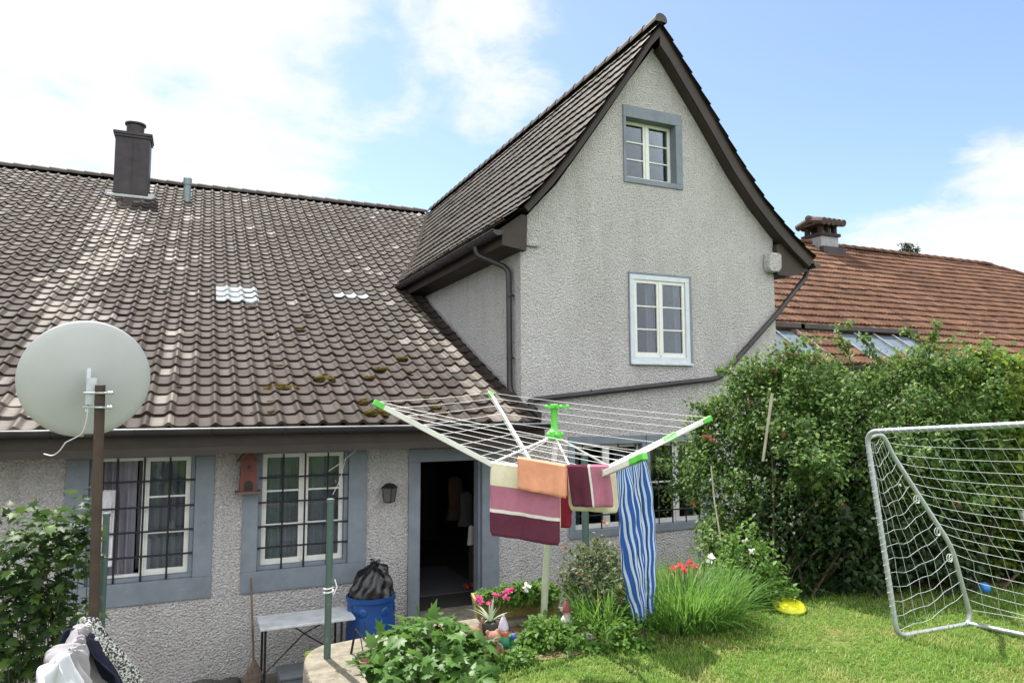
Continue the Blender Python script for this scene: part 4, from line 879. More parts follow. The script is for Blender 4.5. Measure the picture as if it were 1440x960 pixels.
# ------------------------------------------------------------------ LAUNDRY
def drape(name, label, cat, p, q, front, back, matf, mats, nu=36, taper=0, wave=.012, thick=.007, lean=.02, twist=0, rcorner=.0, sag=0, seed=0, belly=0):
    """cloth hung over the line p-q; v from -back (far side) over the line to +front"""
    p = Vector(p); q = Vector(q); along = (q-p); wd = along.length; along.normalize(); nrm = along.cross(Vector((0, 0, 1))).normalized()
    if nrm.dot(Vector(cf)) > 0: nrm = -nrm       # towards the viewer
    vsn = np.r_[np.linspace(-back, -.02, max(3, int(back/.025))), np.linspace(-.012, .012, 3), np.linspace(.02, front, max(3, int(front/.022)))]
    rs = random.Random(seed); ph = [rs.uniform(0, 6) for _ in range(4)]
    V = []; fs = []; mi = []
    for v in vsn:
        dn = max(0, abs(v)-.012); sg = 1 if v > 0 else -1
        for i in range(nu+1):
            u = i/nu; fr = dn/max(front, .01); uu = .5+(u-.5)*(1-taper*fr**(3 if belly else .8)+belly*math.sin(min(1, fr*1.15)*math.pi)**.7); s = uu*wd
            if rcorner:
                e = front if v > 0 else back; edge = min(u, 1-u)*wd; lim = e-(rcorner-math.sqrt(max(0, rcorner**2-max(0, rcorner-edge)**2)) if edge < rcorner else 0); dd_ = min(dn, lim)
            else: dd_ = dn
            w = wave*math.sin(u*9+ph[0])*min(1, dd_/.15)+wave*.5*math.sin(u*23+ph[1]+dd_*6)*min(1, dd_/.2)+.004*math.sin(dd_*28+u*4+ph[2])+taper*.04*math.sin(u*19+dd_*2.2+ph[3])*min(1, dd_/.3)
            base = p+along*s; base.z -= dd_+sag*4*u*(1-u); off = sg*(.012*math.sin(min(1, abs(v)/.012)*math.pi/2)+lean*dd_)+w
            base += nrm*off+along*twist*dd_
            if abs(v) <= .013: base.z += .010*math.cos(v/.012*math.pi/2)
            V.append(base)
    k = nu+1
    for j in range(len(vsn)-1):
        for i in range(nu): fs.append((j*k+i, j*k+i+1, (j+1)*k+i+1, (j+1)*k+i)); mi.append(matf((i+.5)/nu, (vsn[j]+vsn[j+1])/2))
    mb = MB(); mb.add(V, fs); mb.m = mi; o = mb.build(name, mats, None, True)
    s_ = o.modifiers.new('s', 'SOLIDIFY'); s_.thickness = thick; s_.offset = 0
    return tag(o, label, cat)
def depth_of(p): return float(np.dot(np.array(p)-CAM, cf))
dA = 4.75
drape('bath_mat', 'large bath mat striped cream, pink and plum under the orange cloth', 'bath mat', atD(691, 651, 4.80), atD(787, 664, 4.70), .485, .40,
      lambda u, v: 0 if v < -.0 else (0 if v < .145 else (1 if v < .315 else (3 if v < .33 else 2))), [M['cream'], M['pink'], M['plum'], M['offwhite']], rcorner=.04, wave=.011, thick=.012, seed=1)
drape('orange_cloth', 'plain orange cloth folded over the top of the large bath mat', 'cloth', atD(729, 644, 4.72), atD(796, 656, 4.60), .21, .2, lambda u, v: 0, [M['orange']], wave=.008, twist=.02, seed=2)
drape('bath_mat', 'crimson bath mat mostly hidden behind the large striped mat', 'bath mat', atD(742, 655, 4.98), atD(803, 657, 4.90), .42, .35, lambda u, v: 0, [M['crimson']], rcorner=.04, wave=.011, thick=.012, seed=3)
drape('bath_mat', 'plain cream bath mat under the small plum and pink mat', 'bath mat', atD(798, 656, 4.80), atD(866, 659, 4.74), .30, .3, lambda u, v: 0, [M['cream']], rcorner=.05, wave=.010, thick=.012, twist=.05, seed=4)
drape('bath_mat', 'small bath mat split between plum and pink beside the striped towel', 'bath mat', atD(798, 656, 4.70), atD(856, 656, 4.64), .27, .25, lambda u, v: 0 if u < .5 else (2 if u < .55 else 1), [M['plum'], M['pink'], M['offwhite']], rcorner=.03, wave=.011, thick=.012, twist=.12, seed=5)
rs = random.Random(3); cols = []; 
while len(cols) < 121:
    for k_, w_ in ((0, (3, 4, 6)), (1, (3, 4)), (2, (1, 2)), (0, (1, 2)), (1, (2, 3, 4))): cols += [k_]*rs.choice(w_)
drape('striped_towel', 'long beach towel with blue and white stripes pegged by one end', 'towel', atD(867, 657, 5.05), atD(904, 645, 5.42), 1.15, .03, lambda u, v: cols[int(u*119)], [M['tblue'], M['twhite'], M['tnavy']], nu=120, taper=.5, wave=.018, thick=.004, twist=.12, sag=.02, seed=6, belly=.26)
drape('striped_towel', 'x', 'towel', atD(868, 656, 4.30), atD(903, 645, 4.18), .1, .03, lambda u, v: 0, [M['tblue']], nu=4) if 0 else None
# clothes on an airer at the lower left
A0 = Vector(atD(38, 992, 2.5)); A1 = Vector(atD(124, 879, 3.4)); GV = {}
air = thing('clothes_airer', 'clothes airer rail under the grey sweater and white shirt', 'airer', (A1.x, A1.y, 0))
mb = MB(); mb.tube([A0-(A1-A0)*.6, A1], .009, 8); mb.build('rail', M['galv'], air)
for e in (A1-(A1-A0)*.05, A0-(A1-A0)*.5):
    mb = MB(); mb.tube([e, (e.x-.25, e.y-.05, 0)], .009, 8); mb.tube([e, (e.x+.25, e.y+.05, 0)], .009, 8); mb.build('leg', M['galv'], air)
def garment(name, label, cat, t0, t1, drop, back, mats, matf, rad_, lift, nu=44, seed=0, slant=0, splay=.2):
    p = A0.lerp(A1, t0); q = A0.lerp(A1, t1); al = (q-p).normalized(); sd = al.cross(Vector((0, 0, 1))).normalized(); V = []; rs = random.Random(seed); ph = [rs.uniform(0, 6) for _ in range(3)]
    ang = list(np.linspace(-1, 1, 31)); k = nu+1
    for a in ang:
        for i in range(nu+1):
            u = i/nu; b = p.lerp(q, u)
            if abs(a) < .36: th = a/.36*math.pi/2; off = sd*math.sin(th)*rad_; z = lift+rad_*(math.cos(th)-1)
            else:
                dn = (abs(a)-.36)/.64*(drop if a > 0 else back); sg = 1 if a > 0 else -1
                w = .026*math.sin(u*7+ph[0]+dn*5)+.016*math.sin(u*15+ph[1]-dn*7)+.007*math.sin(u*33+ph[2]+dn*4); off = sd*sg*(rad_+(splay if a > 0 else .10)*dn+w*min(1, dn/.1)); z = lift-rad_-dn
            pp = b+off+Vector((0, 0, z+.012*math.sin(u*9+a*5+ph[2])+.006*math.sin(u*27-a*7+ph[0])))+al*(slant*abs(a)+.03*math.sin(a*6+ph[1])); e_ = mnoise.noise(pp*8+Vector((seed*5., 0, 0)))*.014+.040*mnoise.noise(Vector((u*5.5+a*1.1+seed*7, abs(a)*1.1, seed)))+.022*abs(mnoise.noise(Vector((u*11-a*1.5, abs(a)*.8, seed*3.))))-.008; pp = pp+Vector((0, 0, e_))+sd*e_*(1 if a > 0 else -1); V.append(pp)
    GV[name] = (V, k); fs = [(j*k+i, j*k+i+1, (j+1)*k+i+1, (j+1)*k+i) for j in range(30) for i in range(nu)]
    mb = MB().add(V, fs); mb.m = [matf((i+.5)/nu, ang[j]) for j in range(30) for i in range(nu)]
    o = mb.build(name, mats, None, True); s_ = o.modifiers.new('s', 'SOLIDIFY'); s_.thickness = .008; s_.offset = 0
    return tag(o, label, cat)
garment('shirt', 'white cotton shirt draped nearest on the airer at bottom left', 'shirt', -.3, .40, .5, .45, [M['shirt']], lambda u, a: 0, .035, .045, seed=1, splay=.28)
garment('sweater', 'lilac grey sweater draped over the airer behind the white shirt', 'sweater', .34, .90, .5, .45, [M['lilac']], lambda u, a: 0, .042, .03, seed=2, splay=.26)
garment('cardigan', 'black and white knit cardigan with navy button edge behind the grey sweater', 'cardigan', .80, 1.06, .5, .45, [M['knit'], M['navy']], lambda u, a: 1 if u < .34 else 0, .05, .022, seed=3, splay=.55)
cd = bpy.data.objects['cardigan']
Vg, kg = GV['cardigan']
for j in (20, 23, 26):
    p_ = Vg[j*kg+7]; MB().ball(p_+Vector((.006, -.012, .006)), .009, 10, 0, (1, .5, 1)).build('button', M['shirt'], cd, True)

# ------------------------------------------------------------------ FOOTBALL GOAL
goal = thing('football_goal', 'small white metal football goal with cord net at the right edge', 'goal', tuple(onZ(1262, 898, 0)))
A = Vector(onZ(1262, 899, 0)); B = Vector((5.62, 3.79, .0)); d1 = Vector((.0, -1, .075)).normalized(); upg = Vector((-.045, .085, 1)).normalized(); Wd = 2.4; Hh = 1.535
At = A+upg*Hh
def gp(t): return d1*t
mb = MB(); r0 = .0195
mb.tube(rounded([A+Vector((.22, .0, .02)), A+Vector((0, 0, .02)), At, At+d1*Wd, A+d1*Wd, A+d1*Wd+Vector((.22, 0, .02))], .10, 7), r0, 12)
mb.build('front_frame', M['galv'], goal, True)
T0 = At-upg*.05
def rear(s):    # rear support: leaves the post near the top and bends down to the back foot
    pts = rounded([T0, T0+Vector((.17, .0, .045)), T0+Vector((.26, 0, -.12)), A.lerp(B, .80)+Vector((0, 0, .62)), B+Vector((0, 0, .10))], .10, 5); 
    cl = [0]
    for a_, b_ in zip(pts, pts[1:]): cl.append(cl[-1]+(b_-a_).length)
    t_ = s*cl[-1]
    for i in range(len(pts)-1):
        if t_ <= cl[i+1] or i == len(pts)-2: return pts[i].lerp(pts[i+1], (t_-cl[i])/max(1e-6, cl[i+1]-cl[i]))
def full_rear(): return [rear(s) for s in np.linspace(0, 1, 30)]
for t in (0, Wd):
    pts = rounded([p_+gp(t) for p_ in full_rear()]+[B+Vector((-.02, 0, .02))+gp(t), A+Vector((.18, 0, .02))+gp(t)], .06, 5); mb = MB().tube(pts, .018, 12); mb.build('side_frame', M['galv'], goal, True)
MB().tube([B+Vector((-.02, 0, .022)), B+Vector((-.02, 0, .022))+gp(Wd)], .018, 12).build('rear_bar', M['galv'], goal, True)
mb = MB(); nr = .0016
for s in np.linspace(.14, .985, 17):      # rear net, cords along the goal
    p0 = rear(s); pts = []
    for t in np.linspace(0, Wd, 21): 
        q = p0+gp(t); sagv = .20*math.sin(math.pi*min(1, t/Wd))**.6*(.35+s*.75)*(1-.6*s**4); q = q+Vector((sagv*.7, 0, -sagv*.8*(1 if s < .95 else 0))); q.z = max(q.z, .03); pts.append(q)
    mb.tube(pts, nr, 5)
for t in np.linspace(.12, Wd-.1, 19):
    pts = []
    for s in np.linspace(.02, .99, 16):
        q = rear(s)+gp(t); sagv = .20*math.sin(math.pi*min(1, t/Wd))**.6*(.35+s*.75)*(1-.6*s**4); q += Vector((sagv*.7, .01*math.sin(s*40+t*9), -sagv*.8)); q.z = max(q.z, .03); pts.append(q)
    mb.tube(pts, nr*.8, 5)
mb.build('net', M['netcord'], goal)
RS = [(rear(s_), s_) for s_ in np.linspace(.10, .985, 120)]
def rear_z(z): return min(RS, key=lambda r_: abs(r_[0].z-z))[0]
for t in (0, Wd):
    mb = MB(); ks = 15
    for i in range(ks):       # side net
        f_ = (i+.6)/ks; a = At.lerp(A+Vector((0, 0, .03)), f_); b = rear_z(a.z+.10+.10*f_)+gp(t); a = a+gp(t); pts = []
        for u in np.linspace(0, 1, 9): q = a.lerp(b, u)+Vector((0, 0, -.05*math.sin(math.pi*u)-.012*math.sin(u*14+i))); q.z = max(q.z, .03); pts.append(q)
        mb.tube(pts, nr, 5)
    for j in range(1, 7):
        u = j/7.; pts = []
        for i in range(ks):
            f_ = (i+.6)/ks; a = At.lerp(A+Vector((0, 0, .03)), f_); b = rear_z(a.z+.10+.10*f_)+gp(t); a = a+gp(t); q = a.lerp(b, u)+Vector((.008*math.sin(i*2.2+j), 0, -.05*math.sin(math.pi*u))); q.z = max(q.z, .03); pts.append(q)
        mb.tube(pts, nr*.8, 5)
    mb.build('side_net', M['netcord'], goal)
mb = MB()      # cord wound round the frame
for (p0, p1, n_) in ((At-upg*.1, A+upg*.15, 26), (At+d1*.08, At+d1*(Wd-.1), 40)):
    ax_ = (p1-p0).normalized(); e1 = ax_.orthogonal().normalized(); e2 = ax_.cross(e1); mb.tube([p0.lerp(p1, k/(n_*8))+(e1*math.cos(k*.785)+e2*math.sin(k*.785))*(r0+.001) for k in range(n_*8+1)], .0025, 4)
for s, zz in ((.45, 0), (.62, 0), (.75, 0)):
    q = rear(s)+Vector((-.06, 0, .02)); mb.tube([q+Vector((.025*math.cos(t), .01*math.sin(t*.5), .03*math.sin(t))) for t in np.linspace(0, 13, 40)], .003, 4)
mb.build('lacing', M['netcord'], goal)

# ------------------------------------------------------------------ SMALL THINGS
c = onZ(1110, 858, 0); mb = MB(); mb.lathe((c[0], c[1], .022), [(.02, .05), (.09, .048), (.12, .038), (.133, .012), (.13, 0), (.122, .014), (.1, .03), (.02, .036)], 28, 0, (-.06, -.16, 1)); tag(mb.build('frisbee', M['yellow'], None, True), 'yellow plastic flying disc lying on the lawn edge', 'flying disc')
c = onZ(1384, 836, 0); tag(MB().ball((c[0], c[1], .06), .055, 16).build('ball', M['ballblue'], None, True), 'small blue ball lying under the hedge behind the net', 'ball')
c = atD(1450, 735, 6.6); mb = MB(); mb.prism([(c[0]-.14, c[2]+.12), (c[0]+.6, c[2]+.16), (c[0]+.62, c[2]-.9), (c[0]-.02, c[2]-.9), (c[0]-.02, c[2]-.1)], c[1], c[1]+.04); tag(mb.build('panel', M['label'], None, bevel=.01), 'light grey board standing among shrubs at the right edge', 'board')
a = Vector(atD(1086, 553, 6.75)); b = Vector(atD(1073, 648, 6.75)); tag(MB().beam(a, b, .035, .02).build('stake', M['palewood'], None), 'pale wooden stake leaning inside the climbing rose', 'stake')
pts = [atD(1000, 655, 7.0), atD(1004, 700, 6.95), atD(1012, 750, 6.85), atD(1022, 830, 6.8)]; tag(MB().tube([Vector(p_) for p_ in pts], .008, 6).build('bare_cane', M['palewood'], None), 'thin bare pale cane rising before the lower window', 'cane')
# table
ty0, ty1 = 8.12, 8.62; tz = float(onY(430, 865, 8.2)[2]); tl = onY(363, 885, 8.12); tr_ = onY(497, 860, 8.12); tx0, tx1 = float(onY(366, 880, 8.12)[0]), float(onY(500, 862, 8.12)[0]); tz = float(onY(366, 884, 8.12)[2])
tab = thing('garden_table', 'narrow table with white marble top on black iron legs', 'table', ((tx0+tx1)/2, 8.4, YZ))
MB().box((tx0, ty0, tz-.03), (tx1, ty1, tz)).build('table_top', M['marble'], tab, bevel=.006)
for x in (tx0+.06, tx1-.14):
    mb = MB(); 
    for y in (ty0+.06, ty1-.06): mb.tube([(x, y, YZ), (x, y, tz-.03)], .013, 8)
    mb.tube([(x, ty0+.06, YZ+.1), (x, ty1-.06, YZ+.1)], .009, 6); mb.build('leg', M['iron'], tab)
mb = MB(); ya = 8.5; mb.tube([(tx0+.06, ya, YZ+.15), ((tx0+tx1)/2, ya, tz-.22), (tx1-.14, ya, tz-.06)], .008, 6); mb.tube([(tx0+.28, ya+.02, tz-.04), ((tx0+tx1)/2, ya+.02, tz-.22), (tx1-.14, ya+.02, YZ+.3)], .008, 6); mb.build('brace', M['iron'], tab)
# crate under it
cx, cz_ = float(onY(420, 945, 8.3)[0]), YZ
mb = MB(); mb.box((cx-.20, 8.14, cz_), (cx+.28, 8.5, cz_+.20)); mb.box((cx-.22, 8.12, cz_+.20), (cx+.30, 8.52, cz_+.24)); cr_ = mb.build('storage_box', M['crate'], None, bevel=.012); tag(cr_, 'grey plastic box with white handle under the marble table', 'box')
mb = MB(); mb.tube(rounded([(cx-.21, 8.10, cz_+.17), (cx-.20, 8.09, cz_+.10), (cx+.10, 8.09, cz_+.12), (cx+.11, 8.11, cz_+.16)], .03), .012, 6); mb.build('handle', M['label'], cr_)
# barrel and bag
bx = float(onY(524, 870, 8.35)[0]); by = 8.45; bz = float(onY(524, 843, 8.2)[2])
br = MB().lathe((bx, by, YZ), [(.23, 0), (.255, .03), (.275, .2), (.285, .45), (.28, bz-YZ-.22), (.265, bz-YZ-.14), (.272, bz-YZ-.06), (.285, bz-YZ-.05), (.288, bz-YZ), (.27, bz-YZ+.004), (.262, bz-YZ-.06), (.25, bz-YZ-.25), (.02, bz-YZ-.26)], 32).build('barrel', M['barrel'], None, True); tag(br, 'blue plastic barrel holding a black rubbish bag beside the door', 'barrel')
for a_ in (-2.15, -1.15, -.3, -2.9):
    c = Vector((bx+.268*math.cos(a_), by+.268*math.sin(a_), bz-.15)); mb = MB(); mb.ball((0, 0, 0), .055, 12, 0, (1, .28, 1.0)); o = mb.build('grip', M['barrel'], br, True)
    o.data.transform(Matrix.Translation(c) @ Matrix.Rotation(a_+math.pi/2, 4, 'Z'))
vs = []; 
for z in (bz-.55, bz-.36):
    for a_ in np.linspace(-1.42, -.78, 8): vs.append((bx+.289*math.cos(a_), by+.289*math.sin(a_), z))
MB().add(vs, [(i, i+1, 9+i, 8+i) for i in range(7)]).build('sticker', M['label'], br)
mb = MB(); n_ = 56; prof = [(.255, -.10), (.262, .0), (.258, .03), (.25, .06), (.243, .09), (.235, .12), (.224, .16), (.21, .20), (.19, .235), (.16, .27), (.125, .295), (.09, .315), (.035, .335), (.05, .36), (.075, .385), (.03, .38)]
vs = []
for i, (r, z) in enumerate(prof):
    for j in range(n_):
        a_ = 2*math.pi*j/n_; k = 1+.09*math.sin(5*a_+i*.7)*min(1, i/5)+.05*math.sin(11*a_-i*.6); vs.append((bx+.02*z/.3+r*k*math.cos(a_)+.06*max(0, z), by+r*k*math.sin(a_), bz-.01+z+.02*math.sin(3*a_+1)*(i > 1)))
from mathutils import noise as mns
for i, v_ in enumerate(vs):
    if v_[2] > bz: q = Vector(v_); e_ = mns.noise(q*9)*.045+abs(mns.noise(q*21))*.035-.012; ax_ = Vector((q.x-bx, q.y-by, .08)).normalized(); vs[i] = tuple(q+ax_*e_*min(1, (q.z-bz)*12))
fs = [(i*n_+j, i*n_+(j+1) % n_, (i+1)*n_+(j+1) % n_, (i+1)*n_+j) for i in range(len(prof)-1) for j in range(n_)]+[tuple((len(prof)-1)*n_+j for j in range(n_))]
mb.add(vs, fs); o = mb.build('rubbish_bag', M['bag'], None, True); tag(o, 'black plastic rubbish bag tied at the top, sitting in the barrel', 'bag'); s_ = o.modifiers.new('d', 'SUBSURF'); s_.levels = s_.render_levels = 1
# broom
a = Vector(onY(353, 812, 8.92)); b = Vector((a.x+.03, 8.55, YZ+.22)); brm = thing('broom', 'old broom leaning on the wall left of the marble table', 'broom', (b.x, b.y, YZ))
MB().tube([a, b], .012, 8).build('handle', M['wood'], brm); MB().lathe((b.x, b.y, YZ), [(.12, 0), (.125, .05), (.10, .16), (.05, .26), (.02, .32)], 14, 0, (0, 0, 1), 1, .45).build('bristles', M['straw'], brm)
# stones at the wall foot
for k, (px, py, s) in enumerate([(285, 955, .13), (322, 957, .10), (300, 962, .09)]):
    c = onY(px, py, 8.8); tag(MB().ball((c[0], 8.8, YZ+.03), s, 9, 0, (1.3, .8, .6), .1).build('edging_stone', M['dstone'], None), 'grey edging stone lying along the foot of the wall', 'stone', 'edging stones along the wall')
# birdhouse
c = onY(349, 690, 8.86); bh = thing('birdhouse', 'small red wooden birdhouse hung beside the second barred window', 'birdhouse', tuple(c))
x, z = c[0], c[2]; mb = MB(); mb.prism([(x-.095, z), (x+.095, z), (x+.085, z+.37), (x, z+.45), (x-.085, z+.37)], 8.84, 8.97); mb.build('body', M['red'], bh)
mb = MB(); mb.beam((x-.13, 8.89, z+.335), (x+.005, 8.89, z+.475), .20, .016, (0, 0, 1)); mb.beam((x+.13, 8.89, z+.335), (x-.005, 8.89, z+.475), .20, .016, (0, 0, 1)); mb.build('roof', M['wood'], bh)
MB().box((x-.14, 8.78, z-.03), (x+.14, 8.97, z-.002)).build('ledge', M['wood'], bh, bevel=.004)
mb = MB(); mb.lathe((x, 8.836, z+.28), [(.02, 0), (.02, .003)], 14, 0, (0, -1, 0)); mb.prism([(x-.045, z+.01)]+[(x-.045*math.cos(t), z+.075+.045*math.sin(t)) for t in np.linspace(0, math.pi, 9)]+[(x+.045, z+.01)], 8.832, 8.838); mb.build('entrance_hole', M['iron'], bh)
# wall lantern
c = onY(547, 692, 8.9); x, z = c[0], c[2]; ln = thing('wall_lantern', 'black iron wall lantern fixed between window and door', 'lantern', (x, 8.9, z))
MB().lathe((x, 8.88, z-.11), [(.062, 0), (.066, .004), (.088, .16), (.0885, .165), (.06, .166), (.06, .004)], 4).build('glass', simple('smoky_glass', (.12, .11, .10), .2, bstr=0), ln)
mb = MB(); mb.lathe((x, 8.88, z+.055), [(.105, 0), (.105, .012), (.06, .05), (.02, .065)], 4); mb.lathe((x, 8.88, z-.13), [(.03, 0), (.072, .015), (.072, .022)], 4)
for a_ in range(4): t = a_*math.pi/2; mb.tube([(x+.068*math.cos(t), 8.88+.068*math.sin(t), z-.11), (x+.092*math.cos(t), 8.88+.092*math.sin(t), z+.06)], .006, 5)
mb.beam((x, 8.90, z+.03), (x, 9.0, z+.03), .02, .03); mb.box((x-.035, 8.985, z-.06), (x+.035, 8.999, z+.08)); mb.build('lantern_frame', M['iron'], ln)
# items in the barred window
for (px, py, lab, s) in ((226, 674, 'white bell-shaped ornament hanging high behind the left barred window', .055), (241, 738, 'white bell ornament hanging low behind the left barred window', .062)):
    c = onY(px, py, 9.20); o = thing('bell_ornament', lab, 'ornament', tuple(c)); MB().lathe((c[0], c[1], c[2]-s*.8), [(s*.3, .0), (s, 0), (s*.9, s*.25), (s*.72, s*.9), (s*.5, s*1.4), (s*.15, s*1.6)], 16).build('bell', M['lace'], o, True)
    MB().tube([(c[0], c[1], c[2]+s*.7), (c[0], c[1], 1.14)], .003, 4).build('string', M['line'], o)
drape('lace_cloth', 'white lace curtain end blown out over the left window sill', 'curtain', onY(145, 690, 9.08), onY(163, 690, 9.08), .82, .03, lambda u, v: 0, [M['lace']], nu=14, wave=.012, thick=.002, lean=-.10 if 0 else .08, seed=9)
# hall contents
tag(MB().box((2.75, 9.9, dz0), (3.9, 11.6, dz0+.012)).build('rug', cloth('pale_rug', (.13, .13, .145)), None), 'pale grey rug lying on the dark hall floor', 'rug')
def coat(px, py, Yd, w, h, mat, label):
    c = onY(px, py, Yd); mb = MB(); n_ = 14; vs = []
    prof = [(w*.2, h), (w*.55, h*.93), (w*.62, h*.7), (w*.6, h*.4), (w*.75, 0), (w*.2, -.01)]
    for r, z in prof:
        for j in range(n_): a_ = 2*math.pi*j/n_; k = 1+.15*math.sin(3*a_+z*7); vs.append((c[0]+r*k*math.cos(a_), c[1]+.5*r*k*math.sin(a_), c[2]+z-h/2))
    mb.add(vs, [(i*n_+j, i*n_+(j+1) % n_, (i+1)*n_+(j+1) % n_, (i+1)*n_+j) for i in range(5) for j in range(n_)]+[tuple(range(n_)), tuple(5*n_+j for j in range(n_))]); tag(mb.build('hanging_coat', mat, None, True), label, 'coat')
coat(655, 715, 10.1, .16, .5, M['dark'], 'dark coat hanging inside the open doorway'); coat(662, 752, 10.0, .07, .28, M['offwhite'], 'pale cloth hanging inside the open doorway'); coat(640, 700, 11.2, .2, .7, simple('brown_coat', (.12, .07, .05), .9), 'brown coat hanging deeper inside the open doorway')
c = onY(655, 828, 10.0); mb = MB()
for sx in (0, .11): mb.ball((c[0]+sx, c[1], dz0+.05), .05, 10, 0, (.8, 2.2, .8)); 
tag(mb.build('shoes', simple('orange_shoe', (.4, .09, .03), .6), None, True), 'pair of orange shoes on the hall floor', 'shoes')
x_ = float(onY(672, 790, 10.2)[0]); sh = thing('shelf_unit', 'dark shelf unit standing inside the doorway at right', 'shelf', (x_+.2, 10.4, dz0)); 
mb = MB(); mb.box((x_, 10.2, dz0), (x_+.03, 10.6, .3)); mb.box((x_+.5, 10.2, dz0), (x_+.53, 10.6, .3)); mb.build('side_panel', M['wood'], sh)
for z in (-.7, -.35, 0, .28): MB().box((x_+.031, 10.2, z), (x_+.499, 10.6, z+.02)).build('shelf', M['wood'], sh)

# planter box with flowers
e0 = Vector((2.10, 5.42, .0)); e1 = Vector((2.72, 5.27, .0)); ang = math.atan2(e1.y-e0.y, e1.x-e0.x); pl = thing('planter', 'mossy yellow-brown stone planter box with lattice pattern', 'planter', e0)
Mx = Matrix.Translation(e0) @ Matrix.Rotation(ang, 4, 'Z'); Lp = (e1-e0).length
mb = MB(); h_ = .19; w_ = .2
vs = [(0, 0, 0), (Lp, 0, 0), (Lp, w_, 0), (0, w_, 0), (-.03, -.03, h_), (Lp+.03, -.03, h_), (Lp+.03, w_+.03, h_), (-.03, w_+.03, h_), (-.01, -.01, h_), (Lp+.01, -.01, h_), (Lp+.01, w_+.01, h_), (-.01, w_+.01, h_), (0, 0, h_-.04), (Lp, 0, h_-.04), (Lp, w_, h_-.04), (0, w_, h_-.04)]
fs = [(0, 3, 2, 1)]+[(i, (i+1) % 4, 4+(i+1) % 4, 4+i) for i in range(4)]+[(4+i, 4+(i+1) % 4, 8+(i+1) % 4, 8+i) for i in range(4)]+[(8+i, 8+(i+1) % 4, 12+(i+1) % 4, 12+i) for i in range(4)]+[(12, 13, 14, 15)]
mb.add([Mx @ Vector(v) for v in vs], fs)
nd = 13
for i in range(nd):
    for sg in (1, -1):
        xa = .03+(Lp-.06)*i/nd; xb = xa+sg*.09
        if 0 <= xb <= Lp: mb.tube([Mx @ Vector((xa, -.002, .015)), Mx @ Vector((xb, -.026, h_-.03))], .006, 4)
mb.tube([Mx @ Vector((-.03, -.03, h_-.008)), Mx @ Vector((Lp+.03, -.03, h_-.008))], .014, 6)
mb.build('box', M['planter'], pl)
MB().add([Mx @ Vector(v) for v in ((0, 0, h_-.035), (Lp, 0, h_-.035), (Lp, w_, h_-.035), (0, w_, h_-.035))], [(0, 1, 2, 3)]).build('soil', M['soil'], pl)
low_plant('bedding_flower', 'leafy bedding plant with bright pink flowers in the planter box', 'flower', [(700,838,5.6,28,10,.10),(722,836,5.6,22,11,.10)], 70, 13, .045, 'leaf_low', tuple(Mx @ Vector((.18, .1, h_-.03))), [('petal_pink', [(673,842,5.45),(676,846,5.45),(698,836,5.5),(714,832,5.5),(718,830,5.5),(711,834,5.5),(690,847,5.4),(712,840,5.4)])], .045, zmin=.21)
low_plant('bedding_flower', 'leafy bedding plant with one white flower in the planter box', 'flower', [(745,832,5.6,24,13,.10),(765,834,5.6,16,11,.09)], 60, 13, .045, 'leaf_low', tuple(Mx @ Vector((.45, .1, h_-.03))), [('petal_white', [(740,824,5.45),(743,826,5.45),(739,827,5.45)])], .045, zmin=.21)
# agave in pot
c = onZ(690, 899, 0); c = Vector((c[0], c[1], 0)); pot = thing('potted_agave', 'grey-green spiky agave in a small pot before the planter', 'plant', c)
MB().lathe(c, [(.05, 0), (.065, .10), (.07, .11), (.07, .13), (.055, .13), (.05, .11)], 16).build('pot', M['dstone'], pot, True)
az = np.linspace(0, 6.28, 15)[:-1]; out = np.stack([np.cos(az), np.sin(az), 0*az], 1); v, f = blades(np.repeat(np.array(c+Vector((0, 0, .12)))[None], 14, 0), rng.uniform(.12, .22, 14), .03, 1.0, 5, out, .7); np_mesh('leaf_rosette', v, f, M['agave'], pot)
# figures
def gnome(name, label, c, s, hat, face, body, base, ball=None):
    c = Vector(c); g_ = thing(name, label, 'garden gnome', c)
    MB().lathe(c, [(.09*s, 0), (.092*s, .04*s), (.075*s, .10*s), (.055*s, .11*s)], 16).build('base', M[base], g_, True)
    mb = MB(); mb.lathe(c+Vector((0, 0, .10*s)), [(.065*s, 0), (.085*s, .03*s), (.08*s, .08*s), (.05*s, .13*s), (.03*s, .145*s)], 16)
    for sg in (1, -1): mb.tube([c+Vector((sg*.065*s, -.01, .20*s)), c+Vector((sg*.095*s, -.03*s, .16*s)), c+Vector((sg*.06*s, -.075*s, .14*s))], [.025*s, .024*s, .02*s], 8)
    mb.build('body', M[body], g_, True)
    mb = MB(); mb.ball(c+Vector((0, -.008*s, .265*s)), .048*s, 14); mb.ball(c+Vector((0, -.058*s, .262*s)), .013*s, 8); mb.build('head', M['gskin'], g_, True)
    mb = MB(); mb.ball(c+Vector((0, -.03*s, .235*s)), .042*s, 12, 0, (1.0, .7, 1.1)); mb.build('beard', M[face], g_, True)
    mb = MB(); 
    for sg in (1, -1): mb.ball(c+Vector((sg*.018*s, -.052*s, .278*s)), .005*s, 6)
    mb.build('eyes', M['iron'], g_)
    MB().lathe(c+Vector((0, 0, .285*s)), [(.056*s, 0), (.058*s, .012*s), (.052*s, .04*s), (.04*s, .085*s), (.022*s, .125*s), (.012*s, .14*s), (.016*s, .15*s), (.006*s, .165*s)], 16).build('hat', M[hat], g_, True)
    if ball: MB().ball(c+Vector((.10*s, -.05*s, .21*s)), .034*s, 12).build('lantern_ball', M[ball], g_, True)
    return g_
c = onZ(708, 922, 0); gnome('garden_gnome', 'garden gnome with tall lilac hat, red beard and green coat', (c[0], c[1], 0), .64, 'hat', 'gred', 'ggreen', 'dstone', 'gblue')
